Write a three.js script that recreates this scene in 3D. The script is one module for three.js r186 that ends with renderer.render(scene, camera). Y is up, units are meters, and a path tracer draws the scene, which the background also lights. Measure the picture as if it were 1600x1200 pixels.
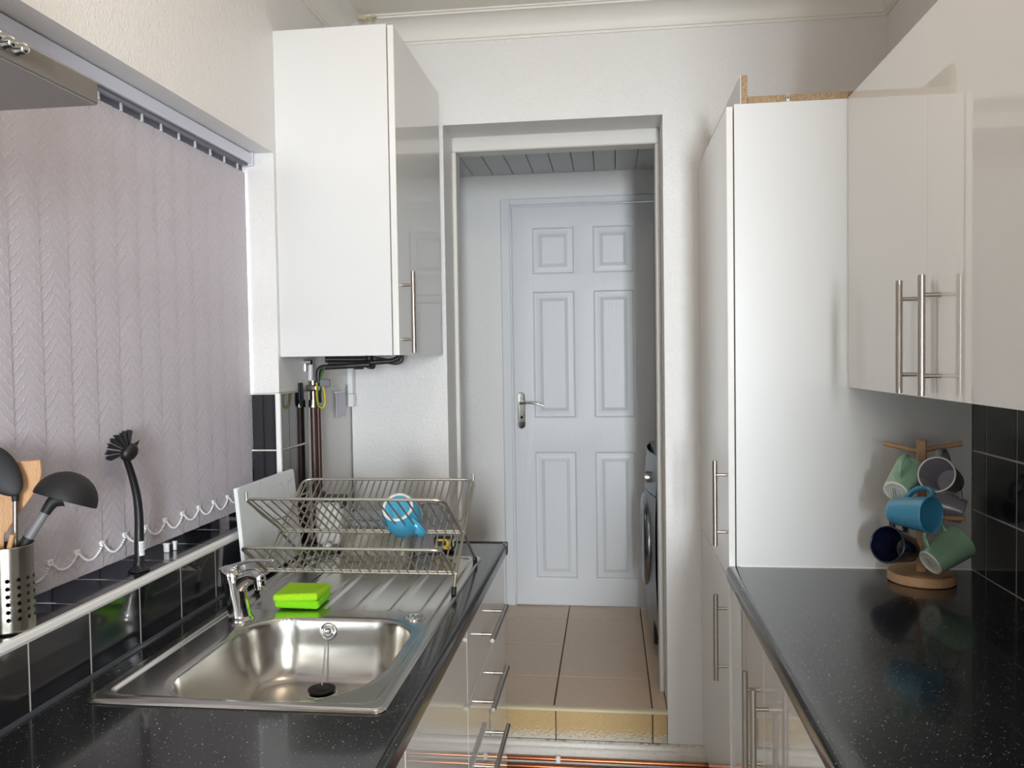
import * as THREE from 'three';
import { mergeGeometries, mergeVertices, toCreasedNormals } from 'three/addons/utils/BufferGeometryUtils.js';
import { RoundedBoxGeometry } from 'three/addons/geometries/RoundedBoxGeometry.js';
import { RectAreaLightUniformsLib } from 'three/addons/lights/RectAreaLightUniformsLib.js';

// ---------------------------------------------------------------- camera, sky, light, exposure
const D = Math.PI / 180;
const scene = new THREE.Scene();
const renderer = new THREE.WebGLRenderer({ antialias: true });
renderer.shadowMap.enabled = true;
renderer.shadowMap.type = THREE.PCFSoftShadowMap;
renderer.toneMapping = THREE.LinearToneMapping;
renderer.toneMappingExposure = 1.0;
RectAreaLightUniformsLib.init();

const camera = new THREE.PerspectiveCamera(2 * Math.atan(600 / 1272.4) / D, 4 / 3, 0.05, 60);
camera.position.set(0, 1.4701, 0);
camera.rotation.order = 'YXZ';
camera.rotation.set(-1.9265 * D, 6.8695 * D, -0.874 * D);
scene.add(camera);

scene.background = new THREE.Color(0.86, 0.93, 1.0);
scene.backgroundIntensity = 4.0;

function daylight(name, [x, y, z], [tx, ty, tz], w, h, color, power) {
  const l = new THREE.RectAreaLight(color, power, w, h);
  l.name = name; l.position.set(x, y, z); l.lookAt(tx, ty, tz);
  scene.add(l);
  return l;
}
// daylight from the window of the room behind, which reaches the kitchen through the doorway behind the camera (the utility room has only a small high window to the sky)
daylight('rear_window_daylight', [0.71, 1.5, 4.15], [0.71, 1.5, 0], 0.5, 1.36, new THREE.Color(0.88, 0.95, 1.0), 130);
// ceiling lamp of the kitchen (its dome is built below)
const lamp = new THREE.PointLight(new THREE.Color(1.0, 0.84, 0.70), 0.64);
lamp.name = 'ceiling_lamp_bulb'; lamp.position.set(-0.25, 2.50, -1.2); lamp.castShadow = true; lamp.shadow.radius = 4;
scene.add(lamp);

// ---------------------------------------------------------------- helpers
let seed = 7;
const rnd = () => { seed = (seed * 1664525 + 1013904223) >>> 0; return seed / 4294967296; };
const V = (x, y, z) => new THREE.Vector3(x, y, z);
const taken = {};
function numbered(n) { const k = taken[n] = (taken[n] ?? -1) + 1; return k ? `${n}_${String(k).padStart(3, '0')}` : n; }
const origin = new WeakMap();
function thing(name, label, category, [x, y, z] = [0, 0, 0], group) {
  const o = new THREE.Group(); o.name = numbered(name); o.position.set(x, y, z); scene.add(o);
  o.userData.label = label; o.userData.category = category; if (group) o.userData.group = group;
  origin.set(o, V(x, y, z));
  return o;
}
// a mesh given in world coordinates, put under its thing or part
function part(parent, name, geo, m, label) {
  const o = origin.get(parent) ?? V(0, 0, 0);
  if (o.lengthSq()) geo.translate(-o.x, -o.y, -o.z);
  const me = new THREE.Mesh(geo, m); me.name = name; me.castShadow = me.receiveShadow = true;
  if (label) me.userData.label = label;
  origin.set(me, o); parent.add(me);
  return me;
}
// a mesh with shared geometry around its own centre, at a world place
function piece(parent, name, geo, m, [x, y, z], rot) {
  const o = origin.get(parent) ?? V(0, 0, 0);
  const me = new THREE.Mesh(geo, m); me.name = name; me.castShadow = me.receiveShadow = true;
  me.position.set(x - o.x, y - o.y, z - o.z); if (rot) me.rotation.set(...rot);
  parent.add(me);
  return me;
}
function single(name, geo, m, label, category, at, group) {
  if (at) geo.translate(-at[0], -at[1], -at[2]);
  const me = new THREE.Mesh(geo, m); me.name = numbered(name); me.castShadow = me.receiveShadow = true;
  if (at) me.position.set(...at);
  me.userData.label = label; me.userData.category = category; if (group) me.userData.group = group;
  scene.add(me); return me;
}
function struct(name, geo, m) {
  const me = new THREE.Mesh(geo, m); me.name = numbered(name); me.castShadow = me.receiveShadow = true;
  me.userData.kind = 'structure'; scene.add(me); return me;
}
const clean = (g) => { g = g.index ? g.toNonIndexed() : g; for (const k of Object.keys(g.attributes)) if (!['position', 'normal', 'uv'].includes(k)) g.deleteAttribute(k); if (!g.attributes.uv) g.setAttribute('uv', new THREE.Float32BufferAttribute(new Float32Array(g.attributes.position.count * 2), 2)); return g; };
const merge = (...gs) => mergeGeometries(gs.flat().map(clean));
// uv in metres by the plane each face lies nearest to
function metres(g, s = 1) {
  g = clean(g); const p = g.attributes.position, uv = new Float32Array(p.count * 2), a = V(), b = V(), c = V();
  for (let i = 0; i < p.count; i += 3) {
    a.fromBufferAttribute(p, i); b.fromBufferAttribute(p, i + 1); c.fromBufferAttribute(p, i + 2);
    const n = b.clone().sub(a).cross(c.clone().sub(a)), x = Math.abs(n.x), y = Math.abs(n.y), z = Math.abs(n.z);
    [a, b, c].forEach((v, k) => {
      const [u, w] = x >= y && x >= z ? [v.z, v.y] : y >= z ? [v.x, v.z] : [v.x, v.y];
      uv[(i + k) * 2] = u / s; uv[(i + k) * 2 + 1] = w / s;
    });
  }
  g.setAttribute('uv', new THREE.BufferAttribute(uv, 2)); return g;
}
// v runs once over the height y0..y1
function spanV(g, y0, y1) { const p = g.attributes.position, u = g.attributes.uv; for (let i = 0; i < p.count; i++) u.setY(i, 0.01 + 0.98 * (p.getY(i) - y0) / (y1 - y0)); return g; }
// box from x0..x1, y0..y1 and depth d0..d1 away from the camera (z = -d), with chamfered edges
function box(x0, x1, y0, y1, d0, d1, c = 0) {
  const w = x1 - x0, h = y1 - y0, d = d1 - d0;
  const g = c ? chamfer(w, h, d, c) : new THREE.BoxGeometry(w, h, d);
  g.translate((x0 + x1) / 2, (y0 + y1) / 2, -(d0 + d1) / 2); return g;
}
function chamfer(w, h, d, c) {
  const a = [w / 2, h / 2, d / 2], pos = [];
  const pt = (s, ax) => [0, 1, 2].map((i) => s[i] * (i === ax ? a[i] : a[i] - c));
  const tri = (p, q, r) => {
    const n = new THREE.Vector3(...q).sub(new THREE.Vector3(...p)).cross(new THREE.Vector3(...r).sub(new THREE.Vector3(...p)));
    const m = [0, 1, 2].map((i) => p[i] + q[i] + r[i]);
    pos.push(...p, ...(n.x * m[0] + n.y * m[1] + n.z * m[2] > 0 ? [...q, ...r] : [...r, ...q]));
  };
  const quad = (p, q, r, s) => { tri(p, q, r); tri(p, r, s); };
  for (let ax = 0; ax < 3; ax++) {
    const [u, v] = [(ax + 1) % 3, (ax + 2) % 3];
    for (const s of [-1, 1]) {
      const S = (i, j) => { const k = [0, 0, 0]; k[ax] = s; k[u] = i; k[v] = j; return k; };
      quad(pt(S(-1, -1), ax), pt(S(1, -1), ax), pt(S(1, 1), ax), pt(S(-1, 1), ax));
    }
    for (const i of [-1, 1]) for (const j of [-1, 1]) {
      const S = (k) => { const q = [0, 0, 0]; q[ax] = k; q[u] = i; q[v] = j; return q; };
      quad(pt(S(-1), u), pt(S(1), u), pt(S(1), v), pt(S(-1), v));
    }
  }
  for (const i of [-1, 1]) for (const j of [-1, 1]) for (const k of [-1, 1]) tri(pt([i, j, k], 0), pt([i, j, k], 1), pt([i, j, k], 2));
  const g = new THREE.BufferGeometry(); g.setAttribute('position', new THREE.Float32BufferAttribute(pos, 3)); g.computeVertexNormals();
  return clean(g);
}
function rbox(x0, x1, y0, y1, d0, d1, r, seg = 3) {
  const g = new RoundedBoxGeometry(x1 - x0, y1 - y0, d1 - d0, seg, r);
  g.translate((x0 + x1) / 2, (y0 + y1) / 2, -(d0 + d1) / 2); return g;
}
// a straight bar between two points (arrays x, y, d)
const W3 = ([x, y, d]) => V(x, y, -d);
function rod(a, b, r, seg = 10, r2 = r) {
  const p = W3(a), q = W3(b), v = q.clone().sub(p);
  const g = new THREE.CylinderGeometry(r2, r, v.length(), seg);
  g.applyQuaternion(new THREE.Quaternion().setFromUnitVectors(V(0, 1, 0), v.clone().normalize()));
  g.translate(...p.add(q).multiplyScalar(0.5)); return g;
}
// bent wire: straight runs with rounded corners
function wire(pts, r, bend = 0.02, rs = 8, closed = false) {
  const P = pts.map(W3), path = new THREE.CurvePath(); let last = P[0];
  for (let i = 1; i < P.length; i++) {
    if (i < P.length - 1) {
      const k = Math.min(bend, P[i].distanceTo(last) * 0.45, P[i].distanceTo(P[i + 1]) * 0.45);
      const a = P[i].clone().add(last.clone().sub(P[i]).setLength(k)), b = P[i].clone().add(P[i + 1].clone().sub(P[i]).setLength(k));
      if (a.distanceTo(last) > 1e-5) path.add(new THREE.LineCurve3(last, a));
      path.add(new THREE.QuadraticBezierCurve3(a, P[i], b)); last = b;
    } else path.add(new THREE.LineCurve3(last, P[i]));
  }
  const dense = []; for (const c of path.curves) { const n = c.isLineCurve3 ? 2 : 7; for (let i = dense.length ? 1 : 0; i <= n; i++) dense.push(c.getPoint(i / n)); }
  return capped(tubeOf(dense, r, rs), dense, r, rs);
}
// tube through the points with parallel frames
function tubeOf(P, r, rs = 8) {
  const n = P.length, pos = [], idx = [], nor = [];
  let t = P[1].clone().sub(P[0]).normalize(), nx = Math.abs(t.y) < 0.9 ? V(0, 1, 0).cross(t).normalize() : V(1, 0, 0).cross(t).normalize();
  for (let i = 0; i < n; i++) {
    const tt = (i === 0 ? P[1].clone().sub(P[0]) : i === n - 1 ? P[n - 1].clone().sub(P[n - 2]) : P[i + 1].clone().sub(P[i - 1])).normalize();
    nx = nx.clone().sub(tt.clone().multiplyScalar(nx.dot(tt))).normalize(); const ny = tt.clone().cross(nx), rr = typeof r === 'function' ? r(i / (n - 1)) : r;
    for (let k = 0; k <= rs; k++) {
      const a = k / rs * 2 * Math.PI, d = nx.clone().multiplyScalar(Math.cos(a)).add(ny.clone().multiplyScalar(Math.sin(a)));
      pos.push(P[i].x + d.x * rr, P[i].y + d.y * rr, P[i].z + d.z * rr); nor.push(d.x, d.y, d.z);
    }
  }
  for (let i = 0; i < n - 1; i++) for (let k = 0; k < rs; k++) { const a = i * (rs + 1) + k, b = a + rs + 1; idx.push(a, a + 1, b, b, a + 1, b + 1); }
  const g = new THREE.BufferGeometry(); g.setIndex(idx);
  g.setAttribute('position', new THREE.Float32BufferAttribute(pos, 3)); g.setAttribute('normal', new THREE.Float32BufferAttribute(nor, 3));
  return g;
}
function capped(g, P, r, rs) {
  const R = typeof r === 'function' ? r : () => r, n = P.length, parts = [g];
  for (const [i, j, e] of [[0, 1, 0], [n - 1, n - 2, 1]]) {
    const c = new THREE.CircleGeometry(R(e), rs); c.applyQuaternion(new THREE.Quaternion().setFromUnitVectors(V(0, 0, 1), P[i].clone().sub(P[j]).normalize())); c.translate(P[i].x, P[i].y, P[i].z); parts.push(c);
  }
  return merge(parts);
}
function curve(pts, r, n = 40, rs = 8) { const P = new THREE.CatmullRomCurve3(pts.map(W3), false, 'centripetal').getPoints(n); return capped(tubeOf(P, r, rs), P, r, rs); }
function lathe(prof, seg = 40) { return new THREE.LatheGeometry(prof.map(([x, y]) => new THREE.Vector2(x, y)), seg); }
// places geometry made round its own origin: y axis along `up`, x axis towards `side`
function orient(g, at, up, side) {
  const y = up.clone().normalize(), x = side.clone().sub(y.clone().multiplyScalar(side.dot(y))).normalize(), z = x.clone().cross(y);
  return g.applyMatrix4(new THREE.Matrix4().makeBasis(x, y, z).setPosition(at));
}
const creased = (g, a = 35) => toCreasedNormals(g, a * D);
function extrude(shape, depth, bevel = 0, seg = 2, curveSegments = 24) {
  return new THREE.ExtrudeGeometry(shape, { depth, bevelEnabled: bevel > 0, bevelThickness: bevel, bevelSize: bevel, bevelOffset: -bevel, bevelSegments: seg, curveSegments });
}
function rrect(x0, x1, y0, y1, r) {
  const s = new THREE.Shape();
  s.moveTo(x0 + r, y0); s.lineTo(x1 - r, y0); s.absarc(x1 - r, y0 + r, r, -Math.PI / 2, 0); s.lineTo(x1, y1 - r); s.absarc(x1 - r, y1 - r, r, 0, Math.PI / 2);
  s.lineTo(x0 + r, y1); s.absarc(x0 + r, y1 - r, r, Math.PI / 2, Math.PI); s.lineTo(x0, y0 + r); s.absarc(x0 + r, y0 + r, r, Math.PI, 1.5 * Math.PI);
  return s;
}

// ---------------------------------------------------------------- textures
function field(n, m, f, srgb = false) {
  const a = new Uint8Array(n * m * 4);
  for (let j = 0; j < m; j++) for (let i = 0; i < n; i++) {
    const c = f(i, j), q = (j * n + i) * 4, [r, g, b] = Array.isArray(c) ? c : [c, c, c];
    a[q] = Math.max(0, Math.min(255, r * 255)); a[q + 1] = Math.max(0, Math.min(255, g * 255)); a[q + 2] = Math.max(0, Math.min(255, b * 255)); a[q + 3] = 255;
  }
  const t = new THREE.DataTexture(a, n, m); t.wrapS = t.wrapT = THREE.RepeatWrapping; t.magFilter = THREE.LinearFilter; t.minFilter = THREE.LinearMipmapLinearFilter; t.generateMipmaps = true;
  if (srgb) t.colorSpace = THREE.SRGBColorSpace; t.needsUpdate = true; return t;
}
// tileable value noise
function noiseGrid(n, s) { const g = new Float32Array(n * n); let q = s; for (let i = 0; i < n * n; i++) { q = (q * 1664525 + 1013904223) >>> 0; g[i] = q / 4294967296; } return (x, y) => { x = ((x % 1) + 1) % 1 * n; y = ((y % 1) + 1) % 1 * n; const i = Math.floor(x), j = Math.floor(y); let u = x - i, v = y - j; u = u * u * (3 - 2 * u); v = v * v * (3 - 2 * v); const at = (a, b) => g[(b % n) * n + a % n]; return (at(i, j) * (1 - u) + at(i + 1, j) * u) * (1 - v) + (at(i, j + 1) * (1 - u) + at(i + 1, j + 1) * u) * v; }; }
const rep = (t, x, y = x) => { const c = t.clone(); c.repeat.set(x, y); c.needsUpdate = true; return c; };

const nA = noiseGrid(64, 3), nB = noiseGrid(24, 5), nC = noiseGrid(128, 9), nD = noiseGrid(8, 11);
// rough painted plaster and lining paper
const plasterBump = field(512, 512, (i, j) => { const u = i / 512, v = j / 512; let h = 0.5 * nA(u, v) + 0.35 * nC(u, v) + 0.25 * nB(u, v); return Math.pow(h / 1.1, 2); });
// speckled worktop
const speck = (() => {
  const n = 1024, a = new Float32Array(n * n); let s = 91; const r = () => { s = (s * 1664525 + 1013904223) >>> 0; return s / 4294967296; };
  for (let k = 0; k < 2600; k++) {
    const x = r() * n, y = r() * n, R = 0.8 + 1.6 * r() * r(), b = 0.3 + 0.7 * r();
    for (let dj = -3; dj <= 3; dj++) for (let di = -3; di <= 3; di++) { const q = ((Math.floor(y) + dj + n) % n) * n + (Math.floor(x) + di + n) % n; a[q] = Math.max(a[q], b * Math.max(0, Math.min(1, R + 0.5 - Math.hypot(di + 0.5 - x % 1, dj + 0.5 - y % 1)))); }
  }
  return field(n, n, (i, j) => { const k = a[j * n + i], g = 0.105 + 0.015 * nC(i / n * 2, j / n * 2); return [g + 0.8 * k, g + 0.005 + 0.8 * k, g + 0.015 + 0.78 * k]; }, true);
})();
// embossed wave strokes of the blind fabric: chevrons of short S-shaped ridges
const waveHeight = (() => {                        // one tile is 94 mm wide and 176 mm high: arches with S-strokes falling away on both sides
  const n = 512, a = new Float32Array(n * n), C = 8, mx = n / 94, my = n / 176, cx = 94 / C, cy = 176 / C;
  for (let cj = 0; cj < C; cj++) for (let ci = 0; ci < C; ci++) {
    const x0 = (ci + 0.5) * cx, y0 = (cj + 0.5 + 0.5 * (ci % 2)) * cy, dir = ci < 4 ? 1 : -1;
    for (let t = -1; t <= 1; t += 0.008) {
      const dx = t * 4.9, dy = ci === 0 ? 5 * Math.sqrt(Math.max(0, 1 - t * t)) - 2.5 : ci === 4 ? 2.5 - 5 * Math.sqrt(Math.max(0, 1 - t * t)) : -dir * 4.6 * Math.tanh(2.2 * t) / 0.984;
      const X = (x0 + dx) * mx, Y = (y0 + dy) * my, w = Math.min(1, 4 * (1.04 - Math.abs(t)));
      for (let dj = -5; dj <= 5; dj++) for (let di = -9; di <= 9; di++) {
        const px = Math.floor(X) + di, py = Math.floor(Y) + dj, d2 = ((px - X) / mx) ** 2 + ((py - Y) / my) ** 2, q = ((py + 2 * n) % n) * n + (px + 2 * n) % n;
        a[q] = Math.max(a[q], w * Math.exp(-d2 / 0.6));
      }
    }
  }
  return a;
})();
const waveBump = field(512, 512, (i, j) => 0.08 + 0.8 * waveHeight[j * 512 + i] + 0.1 * nC(i / 512 * 2, j / 512 * 2));
const waveColor = field(512, 512, (i, j) => { const k = waveHeight[j * 512 + i], t = 0.16 * k - 0.02 * nC(i / 512 * 2, j / 512 * 2); return [0.84 + t, 0.815 + t, 0.845 + t]; }, true);
const chipColor = field(256, 256, (i, j) => { const u = i / 256, v = j / 256, k = nA(u, v * 2) * 0.6 + nC(u * 2, v * 2) * 0.5, d = nC(u, v * 3) > 0.72 ? 0.3 : 0; const f = nA(v * 3, u) > 0.6 ? 0.16 : 0; return [0.58 + 0.3 * k - d * 0.7 - f, 0.47 + 0.32 * k - d * 0.7 - f * 1.1, 0.34 + 0.32 * k - d * 0.5 - f]; }, true);
const woodColor = field(256, 256, (i, j) => { const u = i / 256, v = j / 256, g = nC(u * 3, v * 0.25) * 0.6 + nB(u * 4, v * 0.3) * 0.4; return [0.70 + 0.14 * g, 0.54 + 0.15 * g, 0.38 + 0.16 * g]; }, true);
const tileColor = field(256, 256, (i, j) => { const u = i / 256, v = j / 256, g = nB(u, v) * 0.5 + nC(u, v) * 0.5; return [0.83 + 0.04 * g, 0.725 + 0.04 * g, 0.61 + 0.04 * g]; }, true);
const brushed = field(256, 256, (i, j) => 0.30 + 0.25 * nC(i / 256 * 0.25, j / 256 * 2));
const veinColor = field(256, 256, (i, j) => { const u = i / 256, v = j / 256, w = Math.abs(nD(u, v) * 1.2 + nB(u, v) * 0.3 - 0.75); const k = Math.max(0, 1 - w * 14) * (nD(v + 0.3, u) > 0.5 ? 1 : 0.2); return [0.90 - 0.12 * k, 0.915 - 0.10 * k, 0.925 - 0.07 * k]; }, true);
const grimeColor = field(256, 128, (i, j) => { const u = i / 256, v = j / 128, g = nB(u * 2, v) * 0.6 + nA(u * 2, v) * 0.4, d = (v > 0.93 && g > 0.55 ? 0.5 * (g - 0.4) : 0) + (nA(u * 3, v * 2) > 0.9 ? 0.1 : 0) + 0.05 * g; return [0.86 - d, 0.84 - d * 1.1, 0.81 - d * 1.25]; }, true);
const riserColor = field(256, 128, (i, j) => { const u = i / 256, v = j / 128, g = nB(u * 2, v * 2), e = 0.22 - v + 0.5 * (g - 0.5) > 0 ? 1 : 0; return e ? [0.80, 0.77, 0.72] : [0.74 + 0.06 * g, 0.62 + 0.06 * g, 0.43 + 0.06 * g]; }, true);

// ---------------------------------------------------------------- materials
const mat = (color, roughness = 0.6, more = {}) => new THREE.MeshStandardMaterial({ color: new THREE.Color(color), roughness, ...more });
const phys = (color, roughness, more = {}) => new THREE.MeshPhysicalMaterial({ color: new THREE.Color(color), roughness, ...more });
const M = {
  wall: mat('#eae8e6', 0.42, { bumpMap: rep(plasterBump, 4), bumpScale: 0.0014 }),
  smoothWall: mat('#eae8e6', 0.6, { bumpMap: rep(plasterBump, 2.2), bumpScale: 0.0007 }),
  ceiling: mat('#efeae0', 0.7),
  cove: mat('#edeae3', 0.5),
  trim: mat('#f5f5f3', 0.35),
  doorPaint: mat('#e0e2e5', 0.42, { bumpMap: rep(field(64, 256, (i, j) => nC(i / 64 * 0.5, j / 256 * 0.1)), 8, 1), bumpScale: 0.0003 }),
  lining: mat('#dedbd5', 0.4),
  plank: mat('#cfd2d2', 0.45),
  skirting: mat('#ffffff', 0.4, { map: rep(grimeColor, 1.5, 1) }),
  floor: mat('#a39d95', 0.45),
  floorTile: mat('#ffffff', 0.3, { map: rep(tileColor, 3) }),
  riserTile: mat('#ffffff', 0.35, { map: rep(riserColor, 3, 1) }),
  darkGrout: mat('#5c4c3e', 0.9),
  paleGrout: mat('#cfc9c0', 0.9),
  nosing: mat('#cdbf9f', 0.45),
  blackTile: phys('#15161c', 0.12, { clearcoat: 0.6, clearcoatRoughness: 0.04 }),
  plasticWhite: mat('#eeeeee', 0.3),
  worktop: phys('#ffffff', 0.2, { map: rep(speck, 1.9), clearcoat: 0.4, clearcoatRoughness: 0.05 }),
  endStrip: mat('#17181a', 0.3),
  gloss: phys('#e8e6e2', 0.45, { clearcoat: 1, clearcoatRoughness: 0.015 }),
  glossEdge: phys('#ece9e6', 0.2),
  carcass: mat('#e0e0df', 0.38),
  chip: mat('#ffffff', 0.9, { map: rep(chipColor, 9) }),
  steelBar: mat('#b5ada5', 0.3, { metalness: 1 }),
  sink: mat('#d3d0ca', 0.22, { metalness: 1 }),
  chrome: mat('#dcdcdc', 0.06, { metalness: 1 }),
  hoodMetal: mat('#979089', 0.42, { metalness: 0.5 }),
  hoodUnder: mat('#a39c9b', 0.6),
  rackWire: mat('#c6c2b8', 0.36, { metalness: 1 }),
  rubber: mat('#16161a', 0.6),
  blackPlastic: mat('#18181b', 0.4),
  softBlack: mat('#1c1c1f', 0.6),
  bristle: mat('#202024', 0.7),
  copper: mat('#b5714f', 0.28, { metalness: 1 }),
  paintedPipe: mat('#4a352e', 0.4, { metalness: 0.3 }),
  darkPipe: mat('#3b3837', 0.45, { metalness: 0.4 }),
  brass: mat('#9c968a', 0.3, { metalness: 1 }),
  greyLever: mat('#7d7d80', 0.5),
  yellow: mat('#e3bd2a', 0.45), green: mat('#4f8a3f', 0.5),
  fabric: phys('#ffffff', 0.62, { map: waveColor, bumpMap: waveBump, bumpScale: 0.0014, transmission: 0.14, thickness: 0 }),
  railWhite: mat('#eaeaf6', 0.35),
  clear: phys('#f0f0f0', 0.1, { transmission: 0.5, thickness: 0 }),
  glass: phys('#ffffff', 0.02, { transmission: 1, thickness: 0, ior: 1.45 }),
  sponge: mat('#a6e01c', 0.95, { bumpMap: rep(field(128, 128, (i, j) => nC(i / 128, j / 128)), 6), bumpScale: 0.0015 }),
  scourer: mat('#86dc12', 0.98, { bumpMap: rep(field(128, 128, (i, j) => nC(i / 128, j / 128)), 9), bumpScale: 0.002 }),
  bamboo: mat('#ffffff', 0.5, { map: rep(woodColor, 6) }),
  paleWood: mat('#fff3e2', 0.5, { map: rep(woodColor, 5) }),
  board: phys('#ffffff', 0.2, { map: rep(veinColor, 2.6), clearcoat: 0.4, clearcoatRoughness: 0.1 }),
  silver: mat('#8f969c', 0.4, { metalness: 0.35 }),
  darkGlass: phys('#1e2226', 0.08),
  greyPlate: phys('#6f7277', 0.35),
  glow: new THREE.MeshStandardMaterial({ color: '#fff4e4', emissive: new THREE.Color(1, 0.85, 0.68), emissiveIntensity: 1.6, roughness: 0.5 }),
};
const ceramic = (c) => phys(c, 0.18, { clearcoat: 0.6, clearcoatRoughness: 0.06 });

// ---------------------------------------------------------------- the room (metres; depth d goes away from the camera)
const XL = -0.94, XR = 0.924, DB = 2.889, DW = 3.13, CEIL = 2.67, STEP = 0.207;
const REAR = -0.8, FAR = -4.2, WX = -1.26; // partition with a doorway behind the camera, window wall of the room beyond, outer face of the kitchen's window wall
const win = { d0: 0.93, d1: 2.232, y0: 1.03, y1: 2.058 };

struct('floor', metres(box(-1.9, 1.9, -0.1, 0, FAR - 0.2, DB)), M.floor);
struct('ceiling', metres(box(-1.9, 1.9, CEIL, CEIL + 0.15, FAR - 0.2, DW)), M.ceiling);
const wallLeft = struct('wall_left', metres(merge(
  box(WX, XL - 0.006, 0, win.y0 - 0.008, REAR, DW), box(WX, XL - 0.006, win.y0 - 0.008, win.y1, REAR, win.d0), box(WX, -1.1375, win.y0 - 0.008, 1.13, win.d0, win.d1), box(WX, XL - 0.006, win.y0 - 0.008, 1.378, win.d1 + 0.006, DW),
  box(WX, XL, 1.378, win.y1, win.d1, DW), box(WX, XL, win.y1, CEIL, REAR, DW))), M.wall);
const wallRight = struct('wall_right', metres(box(XR + 0.006, 1.18, 0, CEIL, REAR, DW)), M.smoothWall);
const door0 = { x0: -0.583, x1: 0.19, y1: 2.299 };
const wallBack = struct('wall_back', metres(merge(
  box(XL, door0.x0, 0, CEIL, DB, DW), box(door0.x1, XR + 0.006, 0.088, CEIL, DB, DW), box(door0.x0, door0.x1, door0.y1, CEIL, DB, DW), box(door0.x1, XR + 0.006, 0, 0.088, DB + 0.03, DW))), M.wall);
struct('wall_rear', metres(merge(box(-1.9, -0.5, 0, CEIL, REAR - 0.12, REAR), box(0.62, 1.9, 0, CEIL, REAR - 0.12, REAR), box(-0.5, 0.62, 2.12, CEIL, REAR - 0.12, REAR))), M.smoothWall);
struct('wall_next_room', metres(merge(box(-1.9, 0.44, 0, CEIL, FAR - 0.2, FAR), box(0.98, 1.9, 0, CEIL, FAR - 0.2, FAR), box(0.44, 0.98, 0, 0.8, FAR - 0.2, FAR), box(0.44, 0.98, 2.2, CEIL, FAR - 0.2, FAR), box(-1.9, -1.7, 0, CEIL, FAR, REAR - 0.12), box(1.7, 1.9, 0, CEIL, FAR, REAR - 0.12))), M.smoothWall);

// deep inner lining of the doorway
const lining = struct('trim_1', creased(merge(
  box(door0.x0, door0.x1, 2.243, door0.y1, 3.05, DW, 0.004), box(door0.x0, door0.x0 + 0.015, STEP, 2.243, 3.05, DW, 0.003), box(door0.x1 - 0.017, door0.x1, STEP, 2.243, 3.05, DW, 0.003))), M.lining);

// ceiling cove: concave moulding between two small fillets
function coveProfile() {
  const s = new THREE.Shape(), r = 0.072;
  s.moveTo(0, 0); s.lineTo(r + 0.012, 0); s.lineTo(r + 0.012, -0.005); s.lineTo(r + 0.004, -0.006); s.lineTo(r + 0.002, -0.011);
  for (let i = 0; i <= 10; i++) { const a = i / 10 * Math.PI / 2; s.lineTo(0.011 + (r - 0.011) * (1 - Math.sin(a)), -r + (r - 0.011) * (Math.cos(a))); }
  s.lineTo(0.006, -r - 0.002); s.lineTo(0.005, -r - 0.010); s.lineTo(0, -r - 0.010); s.lineTo(0, 0);
  return s;
}
const coveRun = (len) => creased(new THREE.ExtrudeGeometry(coveProfile(), { depth: len, bevelEnabled: false }), 25);
{ // left run: profile's x points into the room
  const g = coveRun(DB - REAR); g.translate(XL, CEIL, -DB); struct('trim_3', g, M.cove);
  const h = coveRun(DB - REAR); h.rotateY(Math.PI); h.translate(XR + 0.006, CEIL, -REAR); struct('trim_4', h, M.cove);
}
{ const g = coveRun(XR - XL + 0.012); g.rotateY(-Math.PI / 2); g.translate(XR + 0.006, CEIL, -DB); struct('trim_2', g, M.cove); }

{ const gs = []; for (let k = 0; k < 9; k++) { const g = new THREE.IcosahedronGeometry(0.006 + 0.006 * rnd(), 1), p = g.attributes.position; g.scale(1.3, 0.7, 1); g.translate(-0.87 + 0.075 * rnd() , 2.648 + 0.008 * rnd(), -2.80 + 0.02 * rnd()); gs.push(g); } part(scene.getObjectByName('trim_2'), 'crumbling_filler', merge(gs), mat('#cfc3a4', 0.95), 'crumbly beige filler at the broken end'); }
// window in the left wall behind the blind
const window1 = struct('window_1', creased(merge(
  box(-1.20, -1.14, 1.13, 1.18, win.d0, win.d1, 0.004), box(-1.20, -1.14, win.y1 - 0.05, win.y1, win.d0, win.d1, 0.004),
  box(-1.20, -1.14, 1.18, win.y1 - 0.05, win.d0, win.d0 + 0.05, 0.004), box(-1.20, -1.14, 1.18, win.y1 - 0.05, win.d1 - 0.05, win.d1, 0.004), box(-1.195, -1.145, 1.18, win.y1 - 0.05, 1.56, 1.61, 0.004))), M.plasticWhite);
part(window1, 'pane', box(-1.173, -1.167, 1.18, win.y1 - 0.05, win.d0 + 0.05, 1.56), M.glass); part(window1, 'pane', box(-1.173, -1.167, 1.18, win.y1 - 0.05, 1.61, win.d1 - 0.05), M.glass);
const window2 = struct('window_2', creased(merge(
  box(0.44, 0.98, 0.8, 0.85, FAR - 0.12, FAR - 0.06, 0.004), box(0.44, 0.98, 2.15, 2.2, FAR - 0.12, FAR - 0.06, 0.004), box(0.44, 0.47, 0.85, 2.15, FAR - 0.12, FAR - 0.06, 0.004), box(0.95, 0.98, 0.85, 2.15, FAR - 0.12, FAR - 0.06, 0.004))), M.plasticWhite);
part(window2, 'pane', box(0.47, 0.95, 0.85, 2.15, FAR - 0.093, FAR - 0.087), M.glass);

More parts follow.
